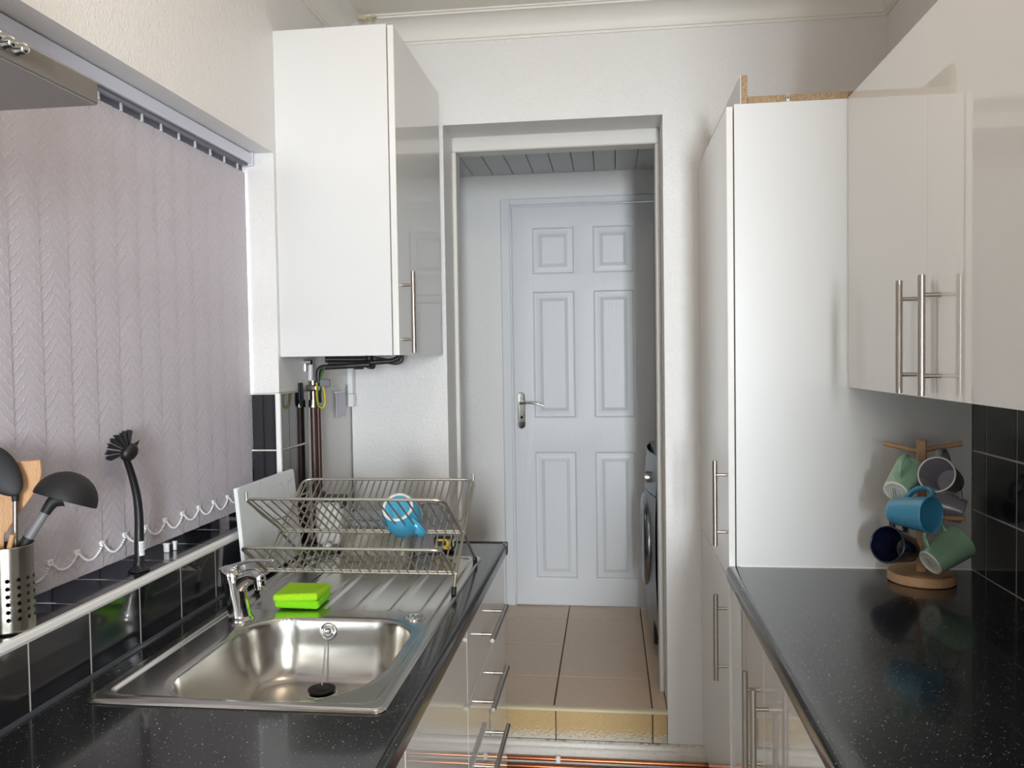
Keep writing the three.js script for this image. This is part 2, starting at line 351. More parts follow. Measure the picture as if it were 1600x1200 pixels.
// ---- wall tiles, each a slightly raised glazed piece on white grout
const tileGeos = {};
function wallTiles(parent, axis, at, u0, u1, y0, y1, us, ys, gap = 0.0038) {  // axis 'x': face looks along x at `at`, u is depth; 'z': face looks to the camera at depth `at`, u is x; 'y': lies flat, u is depth and the other bounds x
  for (let i = 0; i < us.length - 1; i++) for (let j = 0; j < ys.length - 1; j++) {
    const a = Math.max(u0, us[i]) + gap / 2, b = Math.min(u1, us[i + 1]) - gap / 2, c = Math.max(y0, ys[j]) + gap / 2, d = Math.min(y1, ys[j + 1]) - gap / 2;
    if (b - a < 0.006 || d - c < 0.006) continue;
    const w = Math.round((b - a) * 1e4) / 1e4, h = Math.round((d - c) * 1e4) / 1e4, key = [axis[0], w, h].join();
    const T = 0.007;
    tileGeos[key] ??= axis[0] === 'x' ? chamfer(T, h, w, 0.0012) : axis === 'z' ? chamfer(w, h, T, 0.0012) : chamfer(h, T, w, 0.0012);
    const u = (a + b) / 2, v = (c + d) / 2, s = axis === 'x-' ? 1 : -1;
    piece(parent, 'tile', tileGeos[key], M.blackTile, axis[0] === 'x' ? [at + s * T / 2, v, -u] : axis === 'z' ? [u, v, -at - T / 2] : [v, at - T / 2, -u]);
  }
}
const steps = (a, p, n) => Array.from({ length: n + 1 }, (_, i) => a + i * p);
const leftJoints = steps(1.201 - 5 * 0.1573, 0.1573, 13);
part(wallLeft, 'grout', box(XL - 0.006, XL - 0.001, 0.88, 1.021, 0.4, 2.452), M.paleGrout);
wallTiles(wallLeft, 'x', XL, 0.4, 2.452, 0.89, 1.0205, leftJoints, [0.89, 1.0205]);
part(wallLeft, 'grout', box(XL - 0.006, XL - 0.001, 1.021, 1.376, win.d1 + 0.006, 2.452), M.paleGrout);
wallTiles(wallLeft, 'x', XL, win.d1 + 0.010, 2.448, 1.0205, 1.374, [2.14, 2.2975, 2.449], [1.0205, 1.0575, 1.2115, 1.374]);
part(wallLeft, 'grout', box(-1.13, XL - 0.006, 1.03, 1.376, win.d1 + 0.001, win.d1 + 0.006), M.paleGrout);
wallTiles(wallLeft, 'z', win.d1, -1.13, XL - 0.009, 1.034, 1.374, [-1.104, XL - 0.009], [1.034, 1.0575, 1.2115, 1.374]);
part(wallLeft, 'grout', box(-1.14, XL - 0.006, 1.024, 1.033, win.d0, win.d1), M.paleGrout);
wallTiles(wallLeft, 'y', 1.034, win.d0, win.d1, -1.14, XL - 0.008, leftJoints, [-1.14, XL - 0.008]);
wallTiles(wallLeft, 'x', -1.13, win.d0, win.d1, 1.0345, 1.13, leftJoints, [1.0345, 1.13]);
part(wallLeft, 'edge_trim', creased(merge(box(XL - 0.012, XL + 0.0015, 1.0205, 1.0355, win.d0, win.d1 + 0.002, 0.003))), M.trim);
part(wallLeft, 'edge_trim', creased(merge(box(XL - 0.013, XL + 0.0015, 1.0355, 1.376, win.d1 - 0.003, win.d1 + 0.011, 0.003))), M.trim);
part(wallRight, 'grout', box(XR + 0.001, XR + 0.006, 0.89, 1.376, 0.3, 2.216), mat('#bdb9b4', 0.9));
wallTiles(wallRight, 'x-', XR, 0.3, 2.216, 0.9, 1.376, steps(2.138 - 13 * 0.153, 0.153, 14), [0.9, 1.058, 1.211, 1.364, 1.4]);

// ---- step up into the utility room, its floor, ceiling and walls
const step = struct('floor', box(door0.x0, door0.x1, 0, STEP - 0.012, DB + 0.009, DW), M.darkGrout);
step.userData.kind = 'structure';
const floor2 = struct('floor', box(-1.7, 1.2, 0.05, STEP - 0.004, DB + 0.01, 4.3), M.darkGrout);
{
  const us = [2.895, 3.168, 3.522, 3.883, 4.08], xs = [-1.7, -1.268, -0.917, -0.566, -0.2145, 0.137, 0.488, 0.84, 1.2];
  for (let i = 0; i < us.length - 1; i++) for (let j = 0; j < xs.length - 1; j++) {
    if (i === 0) { // inside the doorway's thickness only
      const a = Math.max(xs[j], door0.x0), b = Math.min(xs[j + 1], door0.x1); if (b - a < 0.02) continue;
      part(floor2, 'tile', metres(box(a + 0.0025, b - 0.0025, STEP - 0.01, STEP, us[i] + 0.004, us[i + 1] - 0.002, 0.0015)), M.floorTile); continue;
    }
    part(floor2, 'tile', metres(box(xs[j] + 0.0025, xs[j + 1] - 0.0025, STEP - 0.01, STEP, us[i] + 0.002, us[i + 1] - 0.002, 0.0015)), M.floorTile);
  }
  for (const [a, b] of [[door0.x0, -0.208], [-0.208, 0.137], [0.137, door0.x1]]) part(step, 'riser_tile', spanV(metres(box(a + 0.002, b - 0.002, 0.088, STEP - 0.013, DB + 0.001, DB + 0.009, 0.001)), 0.088, STEP - 0.013), M.riserTile);
  const nz = new THREE.Shape(); nz.moveTo(0, 0); nz.lineTo(0.022, 0); nz.lineTo(0.022, 0.012); nz.quadraticCurveTo(0.002, 0.013, 0, 0.006); nz.lineTo(0, 0);
  const g = new THREE.ExtrudeGeometry(nz, { depth: door0.x1 - door0.x0, bevelEnabled: false, curveSegments: 6 }); g.rotateY(Math.PI / 2); g.translate(door0.x0, STEP - 0.0125, -DB + 0.006);
  part(step, 'nosing_strip', creased(g, 30), M.nosing);
}
struct('wall_utility_far', metres(merge(box(-1.75, -0.487, STEP - 0.1, 2.5, 4.078, 4.3), box(0.229, 1.25, STEP - 0.1, 2.5, 4.078, 4.3), box(-0.487, 0.229, 2.222, 2.5, 4.078, 4.3))), M.wall);
struct('wall_utility_left', metres(merge(box(-1.85, -1.65, 0, 1.68, 3.12, 4.3), box(-1.85, -1.65, 1.96, 2.5, 3.12, 4.3), box(-1.85, -1.65, 1.68, 1.96, 3.12, 3.50), box(-1.85, -1.65, 1.68, 1.96, 3.86, 4.3), box(-1.65, WX, 0, 2.5, 3.0, DW))), M.wall);
struct('wall_utility_right', metres(box(0.96, 1.2, 0, 2.5, DW, 4.3)), M.wall);
const window3 = struct('window_3', creased(merge(box(-1.8, -1.74, 1.68, 1.70, 3.50, 3.86, 0.004), box(-1.8, -1.74, 1.94, 1.96, 3.50, 3.86, 0.004), box(-1.8, -1.74, 1.70, 1.94, 3.50, 3.52, 0.004), box(-1.8, -1.74, 1.70, 1.94, 3.84, 3.86, 0.004))), M.plasticWhite);
part(window3, 'pane', box(-1.773, -1.767, 1.70, 1.94, 3.52, 3.84), M.glass);
const ceil2 = struct('ceiling', box(-1.85, 1.25, 2.388, 2.5, DW, 4.3), M.darkGrout);
{
  const pg = chamfer(0.0985, 0.010, 4.078 - DW, 0.003); pg.setAttribute('uv', pg.attributes.uv);
  for (let x = -1.576; x < 0.95; x += 0.1008) piece(ceil2, 'plank', pg, M.plank, [x + 0.05, 2.383, -(DW + 4.078) / 2]);
}
struct('baseboard_back', (() => {
  const s = new THREE.Shape(); s.moveTo(0, 0); s.lineTo(0.024, 0); s.lineTo(0.024, 0.058); s.quadraticCurveTo(0.022, 0.066, 0.015, 0.068); s.lineTo(0.014, 0.073); s.quadraticCurveTo(0.012, 0.082, 0.004, 0.086); s.lineTo(0, 0.087); s.lineTo(0, 0);
  const g = new THREE.ExtrudeGeometry(s, { depth: XR - XL, bevelEnabled: false, curveSegments: 6 }); g.rotateY(-Math.PI / 2); g.translate(XR, 0, -DB + 0.0); return spanV(metres(creased(g, 30)), -0.02, 0.09);
})(), M.skirting);

// ---- six-panel door with its frame
const door = struct('door_1', creased(merge((() => {
  const s = new THREE.Shape(); s.moveTo(-0.484, STEP + 0.004); s.lineTo(0.226, STEP + 0.004); s.lineTo(0.226, 2.218); s.lineTo(-0.484, 2.218); s.closePath();
  for (const [x0, x1, y0, y1] of doorPanels()) { const h = new THREE.Path(); h.moveTo(x0, y0); h.lineTo(x0, y1); h.lineTo(x1, y1); h.lineTo(x1, y0); h.closePath(); s.holes.push(h); }
  const g = new THREE.ExtrudeGeometry(s, { depth: 0.004, bevelEnabled: true, bevelThickness: 0.008, bevelSize: 0.012, bevelOffset: -0.012, bevelSegments: 3 }); g.translate(0, 0, -4.074); return clean(g);
})(), box(-0.484, 0.226, STEP + 0.004, 2.218, 4.074, 4.1))), M.doorPaint);
function doorPanels() { const r = []; for (const [x0, x1] of [[-0.372, -0.178], [-0.07, 0.114]]) for (const [y0, y1] of [[1.886, 2.102], [1.168, 1.785], [0.357, 0.982]]) r.push([x0, x1, y0, y1]); return r; }
for (const [x0, x1, y0, y1] of doorPanels()) {
  const a = 0.012, b = 0.042, s = new THREE.Shape(); s.moveTo(x0 + b, y0 + b); s.lineTo(x1 - b, y0 + b); s.lineTo(x1 - b, y1 - b); s.lineTo(x0 + b, y1 - b); s.closePath();
  const pos = [], R = (m, z) => [[x0 + m, y0 + m, z], [x1 - m, y0 + m, z], [x1 - m, y1 - m, z], [x0 + m, y1 - m, z]];
  const rings = [R(a, -4.073), R(a + 0.014, -4.072), R(b - 0.002, -4.0655), R(b, -4.0635)];
  for (let k = 0; k < 3; k++) for (let i = 0; i < 4; i++) { const j = (i + 1) % 4, p = rings[k][i], q = rings[k][j], u = rings[k + 1][i], v = rings[k + 1][j]; pos.push(...p, ...q, ...v, ...p, ...v, ...u); }
  const f = rings[3]; pos.push(...f[0], ...f[1], ...f[2], ...f[0], ...f[2], ...f[3]);
  const g = new THREE.BufferGeometry(); g.setAttribute('position', new THREE.Float32BufferAttribute(pos, 3)); g.computeVertexNormals(); g.setAttribute('uv', new THREE.Float32BufferAttribute(pos.flatMap((_, i) => i % 3 ? [] : [pos[i], pos[i + 1]]), 2));
  part(door, 'door_panel', g, M.doorPaint);
}
{
  const plate = extrude(rrect(-0.461, -0.423, 1.108, 1.290, 0.018), 0.006, 0.003, 2); plate.translate(0, 0, -4.059); 
  const h = part(door, 'door_handle', plate, M.chrome, 'chrome lever handle on a long back plate');
  part(h, 'lever', merge(rod([-0.442, 1.238, 4.055], [-0.442, 1.238, 4.012], 0.010, 16), curve([[-0.446, 1.238, 4.012], [-0.42, 1.240, 4.008], [-0.37, 1.238, 4.008], [-0.330, 1.226, 4.012]], (t) => 0.0085 - 0.003 * t, 24, 10)), M.chrome);
  part(h, 'keyhole', rod([-0.442, 1.165, 4.053], [-0.442, 1.165, 4.050], 0.006, 14), M.rubber);
}
struct('trim_5', creased(merge(box(-0.537, -0.4895, STEP, 2.2565, 4.066, 4.078, 0.004), box(0.2305, 0.278, STEP, 2.2565, 4.066, 4.078, 0.004), box(-0.4895, 0.2305, 2.2235, 2.2565, 4.066, 4.078, 0.004))), M.doorPaint);

// ---------------------------------------------------------------- fitted units
function barHandle(parent, a, b, dir, stand = 0.034, r = 0.0066) {   // a, b: ends of the bar (x, y, d); dir: from the bar towards its door
  const A = W3(a), B = W3(b), n = V(...dir), L = A.distanceTo(B), t = B.clone().sub(A).normalize();
  const bar = merge((() => { const p = [A.clone(), A.clone().addScaledVector(t, 0.0012), B.clone().addScaledVector(t, -0.0012), B.clone()]; return tubeOf(p, (k) => k === 0 || k === 1 ? r * 0.82 : r, 16); })(), ...[[A, -1], [B, 1]].map(([p, s]) => { const c = new THREE.CircleGeometry(r * 0.84, 16); c.applyQuaternion(new THREE.Quaternion().setFromUnitVectors(V(0, 0, 1), t.clone().multiplyScalar(s))); c.translate(p.x, p.y, p.z); return c; }));
  const h = part(parent, 'handle', bar, M.steelBar);
  for (const k of [0.165, 0.835]) { const p = A.clone().lerp(B, k), q = p.clone().addScaledVector(n, stand); part(h, 'post', rod([p.x, p.y, -p.z], [q.x, q.y, -q.z], 0.0042, 12), M.steelBar); }
  return h;
}
// left wall cabinet
{
  const t = thing('wall_cabinet', 'white wall cabinet with one glossy door hiding pipework beside the doorway', 'cabinet', [-0.765, 1.479, -2.547]);
  const y0 = 1.479, y1 = 2.404, d0 = 2.247, d1 = 2.847;
  part(t, 'carcass', creased(merge(box(XL, -0.61, y0, y1, d0, d0 + 0.018, 0.001), box(XL, -0.61, y0, y1, d1 - 0.018, d1, 0.001), box(XL, -0.61, y0 + 0.002, y0 + 0.02, d0 + 0.3, d1 - 0.018), box(XL, -0.61, y1 - 0.018, y1, d0 + 0.018, d1 - 0.018), box(XL, XL + 0.006, y0 + 0.02, y1 - 0.018, d0 + 0.018, d1 - 0.018))), M.carcass);
  const dr = part(t, 'door', creased(box(-0.607, -0.589, y0, y1 - 0.004, d0, d1 - 0.002, 0.0012)), M.gloss);
  barHandle(dr, [-0.556, 1.718, 2.287], [-0.556, 1.486, 2.287], [-1, 0, 0], 0.033);
}
// tall unit
{
  const t = thing('tall_cabinet', 'tall white larder unit standing against the back wall next to the worktop', 'cabinet', [0.62, 0, -2.55]);
  const d0 = 2.217, d1 = 2.886;
  part(t, 'carcass', creased(merge(box(0.331, XR, 0.1, 2.124, d0, d0 + 0.018, 0.001), box(0.331, XR, 0.1, 2.124, d1 - 0.018, d1), box(0.331, XR, 2.106, 2.124, d0 + 0.018, d1 - 0.018), box(0.331, XR, 0.1, 0.118, d0 + 0.018, d1 - 0.018), box(XR - 0.01, XR, 0.118, 2.106, d0 + 0.018, d1 - 0.018), box(0.331, XR - 0.01, 0.845, 0.863, d0 + 0.018, d1 - 0.018))), M.carcass);
  const up = part(t, 'door', creased(box(0.311, 0.328, 0.862, 2.118, d0, d1, 0.0012)), M.gloss);
  barHandle(up, [0.281, 1.178, 2.262], [0.281, 0.944, 2.262], [1, 0, 0], 0.031);
  const lo = part(t, 'door', creased(box(0.311, 0.328, 0.108, 0.858, d0, d1, 0.0012)), M.gloss);
  barHandle(lo, [0.281, 0.811, 2.262], [0.281, 0.571, 2.262], [1, 0, 0], 0.031);
  part(t, 'plinth', box(0.37, 0.386, 0, 0.1, d0, 2.86), M.carcass);
}
// raw chipboard offcuts on top of the tall unit
{
  const t = thing('chipboard_panel', 'raw chipboard panel lying flat on top of the tall white unit', 'board', [0.63, 2.1245, -2.36]);
  part(t, 'panel', metres(creased(merge(box(0.367, 0.4635, 2.1245, 2.142, 2.218, 2.50, 0.0006), box(0.4745, 0.90, 2.1245, 2.142, 2.218, 2.50, 0.0006), box(0.4635, 0.4745, 2.1245, 2.142, 2.224, 2.50)))), M.chip);
  const c = part(t, 'connector', creased(merge(box(0.4645, 0.4735, 2.1245, 2.131, 2.2175, 2.2235, 0.0008), box(0.4655, 0.4672, 2.131, 2.1415, 2.2175, 2.2235, 0.0005), box(0.4708, 0.4725, 2.131, 2.1415, 2.2175, 2.2235, 0.0005))), M.plasticWhite, 'small white plastic connector');
  part(c, 'screw', rod([0.469, 2.135, 2.2235], [0.469, 2.135, 2.2195], 0.0018, 10), M.rubber);
}
{
  const t = thing('cornice_strip', 'white faced chipboard strip standing on edge along the top front of the tall unit', 'board', [0.357, 2.1245, -2.5]);
  part(t, 'core', metres(creased(box(0.3495, 0.366, 2.1245, 2.198, 2.2175, 2.87, 0.0006))), M.chip, 'raw chipboard core');
  part(t, 'facing', box(0.3475, 0.3494, 2.1245, 2.198, 2.2178, 2.87), M.carcass, 'white laminate face');
}
// right wall cabinet, two doors
{
  const t = thing('wall_cabinet', 'glossy two-door wall cabinet above the mug tree', 'cabinet', [0.77, 1.377, -1.69]);
  const y0 = 1.377, y1 = 2.124, d0 = 1.165, d1 = 2.215;
  part(t, 'carcass', creased(merge(box(0.637, XR, y0, y0 + 0.018, d0, d1, 0.001), box(0.637, XR, y1 - 0.018, y1, d0, d1, 0.001), box(0.637, XR, y0 + 0.018, y1 - 0.018, d0, d0 + 0.018), box(0.637, XR, y0 + 0.018, y1 - 0.018, d1 - 0.018, d1), box(0.637, XR, y0 + 0.018, y1 - 0.018, 1.672, 1.69))), M.carcass);
  const a = part(t, 'door', creased(box(0.617, 0.635, y0, y1, 1.6813, d1 - 0.001, 0.0004)), M.gloss);
  const b = part(t, 'door', creased(box(0.617, 0.635, y0, y1, d0 + 0.001, 1.6807, 0.0004)), M.gloss);
  barHandle(a, [0.583, 1.612, 1.736], [0.583, 1.384, 1.736], [1, 0, 0], 0.034);
  barHandle(b, [0.583, 1.612, 1.616], [0.583, 1.384, 1.616], [1, 0, 0], 0.034);
}
{
  const t = thing('wall_cabinet', 'glossy wall cabinet without visible handles next to the two-door wall cabinet', 'cabinet', [0.77, 1.377, -0.64]);
  const y0 = 1.377, y1 = 2.124, d0 = 0.115, d1 = 1.164;
  part(t, 'carcass', creased(merge(box(0.637, XR, y0, y0 + 0.018, d0, d1, 0.001), box(0.637, XR, y1 - 0.018, y1, d0, d1, 0.001), box(0.637, XR, y0 + 0.018, y1 - 0.018, d0, d0 + 0.018), box(0.637, XR, y0 + 0.018, y1 - 0.018, d1 - 0.018, d1))), M.carcass);
  part(t, 'door', creased(box(0.617, 0.635, y0, y1, 0.6415, d1 - 0.001, 0.0012)), M.gloss); part(t, 'door', creased(box(0.617, 0.635, y0, y1, d0 + 0.001, 0.6385, 0.0012)), M.gloss);
}
// base units
{
  const t = thing('base_cabinet', 'white base unit with two tall-handled doors under the speckled worktop beside the tall unit', 'cabinet', [0.63, 0, -1.72]);
  part(t, 'carcass', merge(box(0.34, XR, 0.1, 0.118, 1.225, 2.216), box(0.34, XR, 0.118, 0.858, 1.225, 1.243), box(0.34, XR, 0.118, 0.858, 2.198, 2.216), box(0.34, 0.44, 0.84, 0.858, 1.243, 2.198)), M.carcass);
  const a = part(t, 'door', creased(box(0.318, 0.336, 0.108, 0.854, 1.7625, 2.2155, 0.0012)), M.gloss), b = part(t, 'door', creased(box(0.318, 0.336, 0.108, 0.854, 1.226, 1.7595, 0.0012)), M.gloss);
  barHandle(a, [0.286, 0.775, 1.806], [0.286, 0.53, 1.806], [1, 0, 0], 0.032);
  barHandle(b, [0.286, 0.775, 1.706], [0.286, 0.53, 1.706], [1, 0, 0], 0.032);
  part(t, 'plinth', box(0.38, 0.396, 0, 0.1, 1.225, 2.216), M.carcass);
  const u = thing('base_cabinet', 'white base unit with plain doors under the near end of the right worktop', 'cabinet', [0.63, 0, -0.72]);
  part(u, 'carcass', merge(box(0.34, XR, 0.1, 0.118, 0.22, 1.224), box(0.34, XR, 0.118, 0.858, 0.22, 0.238), box(0.34, XR, 0.118, 0.858, 1.206, 1.224)), M.carcass);
  part(u, 'door', creased(box(0.318, 0.336, 0.108, 0.854, 0.7225, 1.2225, 0.0012)), M.gloss); part(u, 'door', creased(box(0.318, 0.336, 0.108, 0.854, 0.2215, 0.7195, 0.0012)), M.gloss);
  part(u, 'plinth', box(0.38, 0.396, 0, 0.1, 0.22, 1.224), M.carcass);
}
{
  const t = thing('drawer_unit', 'glossy white drawer unit with steel bar handles at the end of the sink run', 'cabinet', [-0.63, 0, -2.12]);
  part(t, 'carcass', merge(box(-0.87, -0.348, 0.1, 0.118, 1.793, 2.447), box(-0.87, -0.348, 0.118, 0.858, 2.431, 2.449), box(-0.87, -0.348, 0.118, 0.7, 1.793, 1.811)), M.carcass);
  for (const [a, b, h] of [[0.684, 0.854, 0.774], [0.513, 0.681, 0.602], [0.342, 0.510, 0.436], [0.108, 0.339, 0.26]]) {
    const dr = part(t, 'drawer', creased(box(-0.346, -0.328, a, b, 1.794, 2.4485, 0.0012)), M.gloss);
    barHandle(dr, [-0.294, h, 1.955], [-0.294, h, 2.235], [-1, 0, 0], 0.034);
  }
  part(t, 'plinth', box(-0.40, -0.384, 0, 0.1, 1.793, 2.447), M.carcass);
  const s = thing('sink_cabinet', 'glossy white base unit with plain doors right under the steel sink', 'cabinet', [-0.63, 0, -1.4]);
  part(s, 'carcass', merge(box(XL + 0.02, -0.348, 0.1, 0.118, 0.64, 1.791), box(XL + 0.02, -0.348, 0.118, 0.7, 0.64, 0.658), box(-0.36, -0.348, 0.118, 0.74, 1.2, 1.22)), M.carcass);
  part(s, 'door', creased(box(-0.346, -0.328, 0.108, 0.854, 1.2375, 1.791, 0.0012)), M.gloss); part(s, 'door', creased(box(-0.346, -0.328, 0.108, 0.854, 0.64, 1.2345, 0.0012)), M.gloss);
  part(s, 'plinth', box(-0.40, -0.384, 0, 0.1, 0.64, 1.791), M.carcass);
}
// worktops with a rounded front edge
function nosed(xBack, xFront, d0, d1) {  // strip with the round front
  const s = new THREE.Shape(), k = Math.sign(xFront - xBack), r = 0.012, X = (v) => v * k;
  const w = Math.abs(xFront - xBack);
  s.moveTo(0, 0.860); s.lineTo(w - 0.008, 0.860); s.quadraticCurveTo(w, 0.860, w, 0.868); s.lineTo(w, 0.9 - r); s.absarc(w - r, 0.9 - r, r, 0, Math.PI / 2); s.lineTo(0, 0.9); s.closePath();
  const g = new THREE.ExtrudeGeometry(s, { depth: d1 - d0, bevelEnabled: false, curveSegments: 8 });
  if (k < 0) { g.rotateY(Math.PI); g.translate(xBack, 0, -d0); } else g.translate(xBack, 0, -d1);
  return creased(g, 30);
}
{
  const t = thing('worktop', 'black speckled worktop with rounded front edge around the steel sink', 'worktop', [-0.63, 0.86, -1.5]);
  const s = new THREE.Shape(); s.moveTo(XL, 0.3); s.lineTo(-0.36, 0.3); s.lineTo(-0.36, 2.456); s.lineTo(-0.893, 2.456); s.lineTo(-0.893, 2.425); s.lineTo(XL, 2.425); s.closePath();
  const h = new THREE.Path(); h.moveTo(-0.868, 1.265); h.lineTo(-0.868, 2.25); h.lineTo(-0.383, 2.25); h.lineTo(-0.383, 1.265); h.closePath(); s.holes.push(h);
  const g = new THREE.ExtrudeGeometry(s, { depth: 0.04, bevelEnabled: false }); g.rotateX(-Math.PI / 2); g.translate(0, 0.86, 0);
  part(t, 'top', metres(merge(g, nosed(-0.36, -0.320, 0.3, 2.456))), M.worktop);
  part(t, 'end_strip', creased(merge(box(-0.893, -0.318, 0.862, 0.9035, 2.4562, 2.4605, 0.001), box(-0.325, -0.3165, 0.868, 0.9035, 2.452, 2.4605, 0.002))), M.endStrip, 'dull black end strip');
  part(t, 'sealant', creased(rod([XL + 0.001, 0.9005, 0.3], [XL + 0.001, 0.9005, 2.45], 0.006, 8)), mat('#3a3e45', 0.4), 'grey sealant bead');
  const u = thing('worktop', 'black speckled worktop with rounded front edge carrying the mug tree', 'worktop', [0.63, 0.86, -1.2]);
  part(u, 'top', metres(merge(box(0.345, XR, 0.86, 0.9, 0.2, 2.216), nosed(0.345, 0.305, 0.2, 2.216))), M.worktop);
  part(u, 'sealant', rod([0.34, 0.9005, 2.2155], [XR, 0.9005, 2.2155], 0.003, 6), M.trim, 'white sealant bead');
}

// ---------------------------------------------------------------- sink: one pressed steel sheet
{
  const t = thing('kitchen_sink', 'brushed steel sink with one bowl and a ribbed drainer set in the black worktop', 'sink', [-0.63, 0.9, -1.76]);
  const x0 = -0.886, x1 = -0.366, d0 = 1.25, d1 = 2.268, nx = 190, nd = 360;
  const rr = (x, d, ax, bx, ad, bd, r) => { const cx = (ax + bx) / 2, cd = (ad + bd) / 2, qx = Math.abs(x - cx) - (bx - ax) / 2 + r, qd = Math.abs(d - cd) - (bd - ad) / 2 + r; return Math.hypot(Math.max(qx, 0), Math.max(qd, 0)) + Math.min(Math.max(qx, qd), 0) - r; };
  const sm = (a, b, v) => { v = Math.min(1, Math.max(0, (v - a) / (b - a))); return v * v * (3 - 2 * v); };
  const ribs = [[-0.838, -0.762], [-0.748, -0.672], [-0.658, -0.582], [-0.568, -0.497], [-0.483, -0.425]];
  const H = (x, d) => {
    const e = -rr(x, d, x0, x1, d0, d1, 0.02);                       // distance in from the rim
    let h = 0.9008 + 0.0055 * Math.sqrt(Math.max(0, 1 - (1 - Math.min(1, e / 0.008)) ** 2));
    h -= 0.0045 * sm(0, 0.013, -rr(x, d, -0.866, -0.384, 1.272, 2.25, 0.035));
    const b = -rr(x, d, -0.785, -0.412, 1.276, 1.712, x > -0.5985 && d < 1.494 ? 0.17 : 0.105);
    if (b > -0.012) h -= 0.0012 * sm(-0.012, 0, b);
    if (b > 0) { const q = Math.min(1, b / 0.054); h -= 0.126 * (1 - (1 - q) ** 2.6) * sm(0, 0.010, b) + 0.004 * sm(0.06, 0.18, b); }
    for (const [a, c] of ribs) { const k = -rr(x, d, a, c, 1.765, 2.205, 0.02); if (k > 0) h -= 0.0028 * sm(0, 0.008, k); }
    return h;
  };
  const pos = [], uv = [], idx = [];
  for (let j = 0; j <= nd; j++) for (let i = 0; i <= nx; i++) { let x = x0 + (x1 - x0) * i / nx, d = d0 + (d1 - d0) * j / nd;
    const out = rr(x, d, x0, x1, d0, d1, 0.02); if (out > 0) { const cx = x < (x0 + x1) / 2 ? x0 + 0.02 : x1 - 0.02, cd = d < (d0 + d1) / 2 ? d0 + 0.02 : d1 - 0.02, L = Math.hypot(x - cx, d - cd); x = cx + (x - cx) * 0.02 / L; d = cd + (d - cd) * 0.02 / L; }
    pos.push(x, H(x, d), -d); uv.push(x, d); }
  for (let j = 0; j < nd; j++) for (let i = 0; i < nx; i++) { const a = j * (nx + 1) + i, b = a + nx + 1; idx.push(a, a + 1, b, b, a + 1, b + 1); }
  const g = new THREE.BufferGeometry(); g.setIndex(idx); g.setAttribute('position', new THREE.Float32BufferAttribute(pos, 3)); g.setAttribute('uv', new THREE.Float32BufferAttribute(uv, 2)); g.computeVertexNormals();
  part(t, 'basin', g, M.sink);
  const floorY = H(-0.605, 1.618);
  part(t, 'waste', (() => { const q = lathe([[0.032, -0.002], [0.032, 0.0015], [0.030, 0.002], [0.0275, 0.001], [0.027, -0.004], [0, -0.004]], 32); q.translate(-0.605, floorY + 0.001, -1.618); return q; })(), M.chrome, 'chrome waste ring');
  const ov = lathe([[0, 0.001], [0.006, 0.001], [0.007, 0.004], [0.011, 0.004], [0.012, 0.001], [0.015, 0.001], [0.0165, 0.004], [0.0185, 0.003], [0.0195, 0]], 28); ov.rotateX(Math.PI / 2 - 0.30); ov.translate(-0.619, 0.8745, -1.7045);
  part(t, 'overflow', ov, M.chrome, 'round chrome overflow cover');
  const pop = part(t, 'hole_cover', (() => { const q = lathe([[0.0235, 0], [0.0235, 0.003], [0.021, 0.0055], [0.018, 0.0045], [0.017, 0.003], [0, 0.003]], 32); q.translate(-0.43, 0.9015, -1.722); return q; })(), M.chrome, 'round chrome cover with slots');
  for (const k of [-0.010, 0, 0.010]) part(pop, 'bar', box(-0.43 + k - 0.003, -0.43 + k + 0.003, 0.9035, 0.9065, 1.722 - Math.sqrt(0.018 ** 2 - k * k), 1.722 + Math.sqrt(0.018 ** 2 - k * k), 0.001), M.chrome);
  // plug on its ball chain
  const pl = thing('sink_plug', 'black rubber plug on a ball chain in the sink bowl', 'plug', [-0.605, floorY, -1.618]);
  part(pl, 'stopper', (() => { const q = lathe([[0, 0.004], [0.023, 0.004], [0.028, 0.006], [0.0285, 0.010], [0.024, 0.0115], [0.017, 0.010], [0.014, 0.013], [0.007, 0.014], [0, 0.014]], 32); q.translate(-0.605, floorY, -1.618); return q; })(), M.rubber);
  const c = new THREE.CatmullRomCurve3([[-0.621, 0.862, 1.697], [-0.622, 0.84, 1.689], [-0.621, 0.81, 1.676], [-0.617, floorY + 0.016, 1.655], [-0.607, floorY + 0.014, 1.625]].map(W3)), beads = [];
  for (let i = 0; i <= 40; i++) { const b = new THREE.IcosahedronGeometry(0.0017, 1), p = c.getPointAt(i / 40); b.translate(p.x, p.y, p.z); beads.push(b); }
  part(pl, 'ball_chain', merge(beads), M.chrome, 'fine ball chain');
}
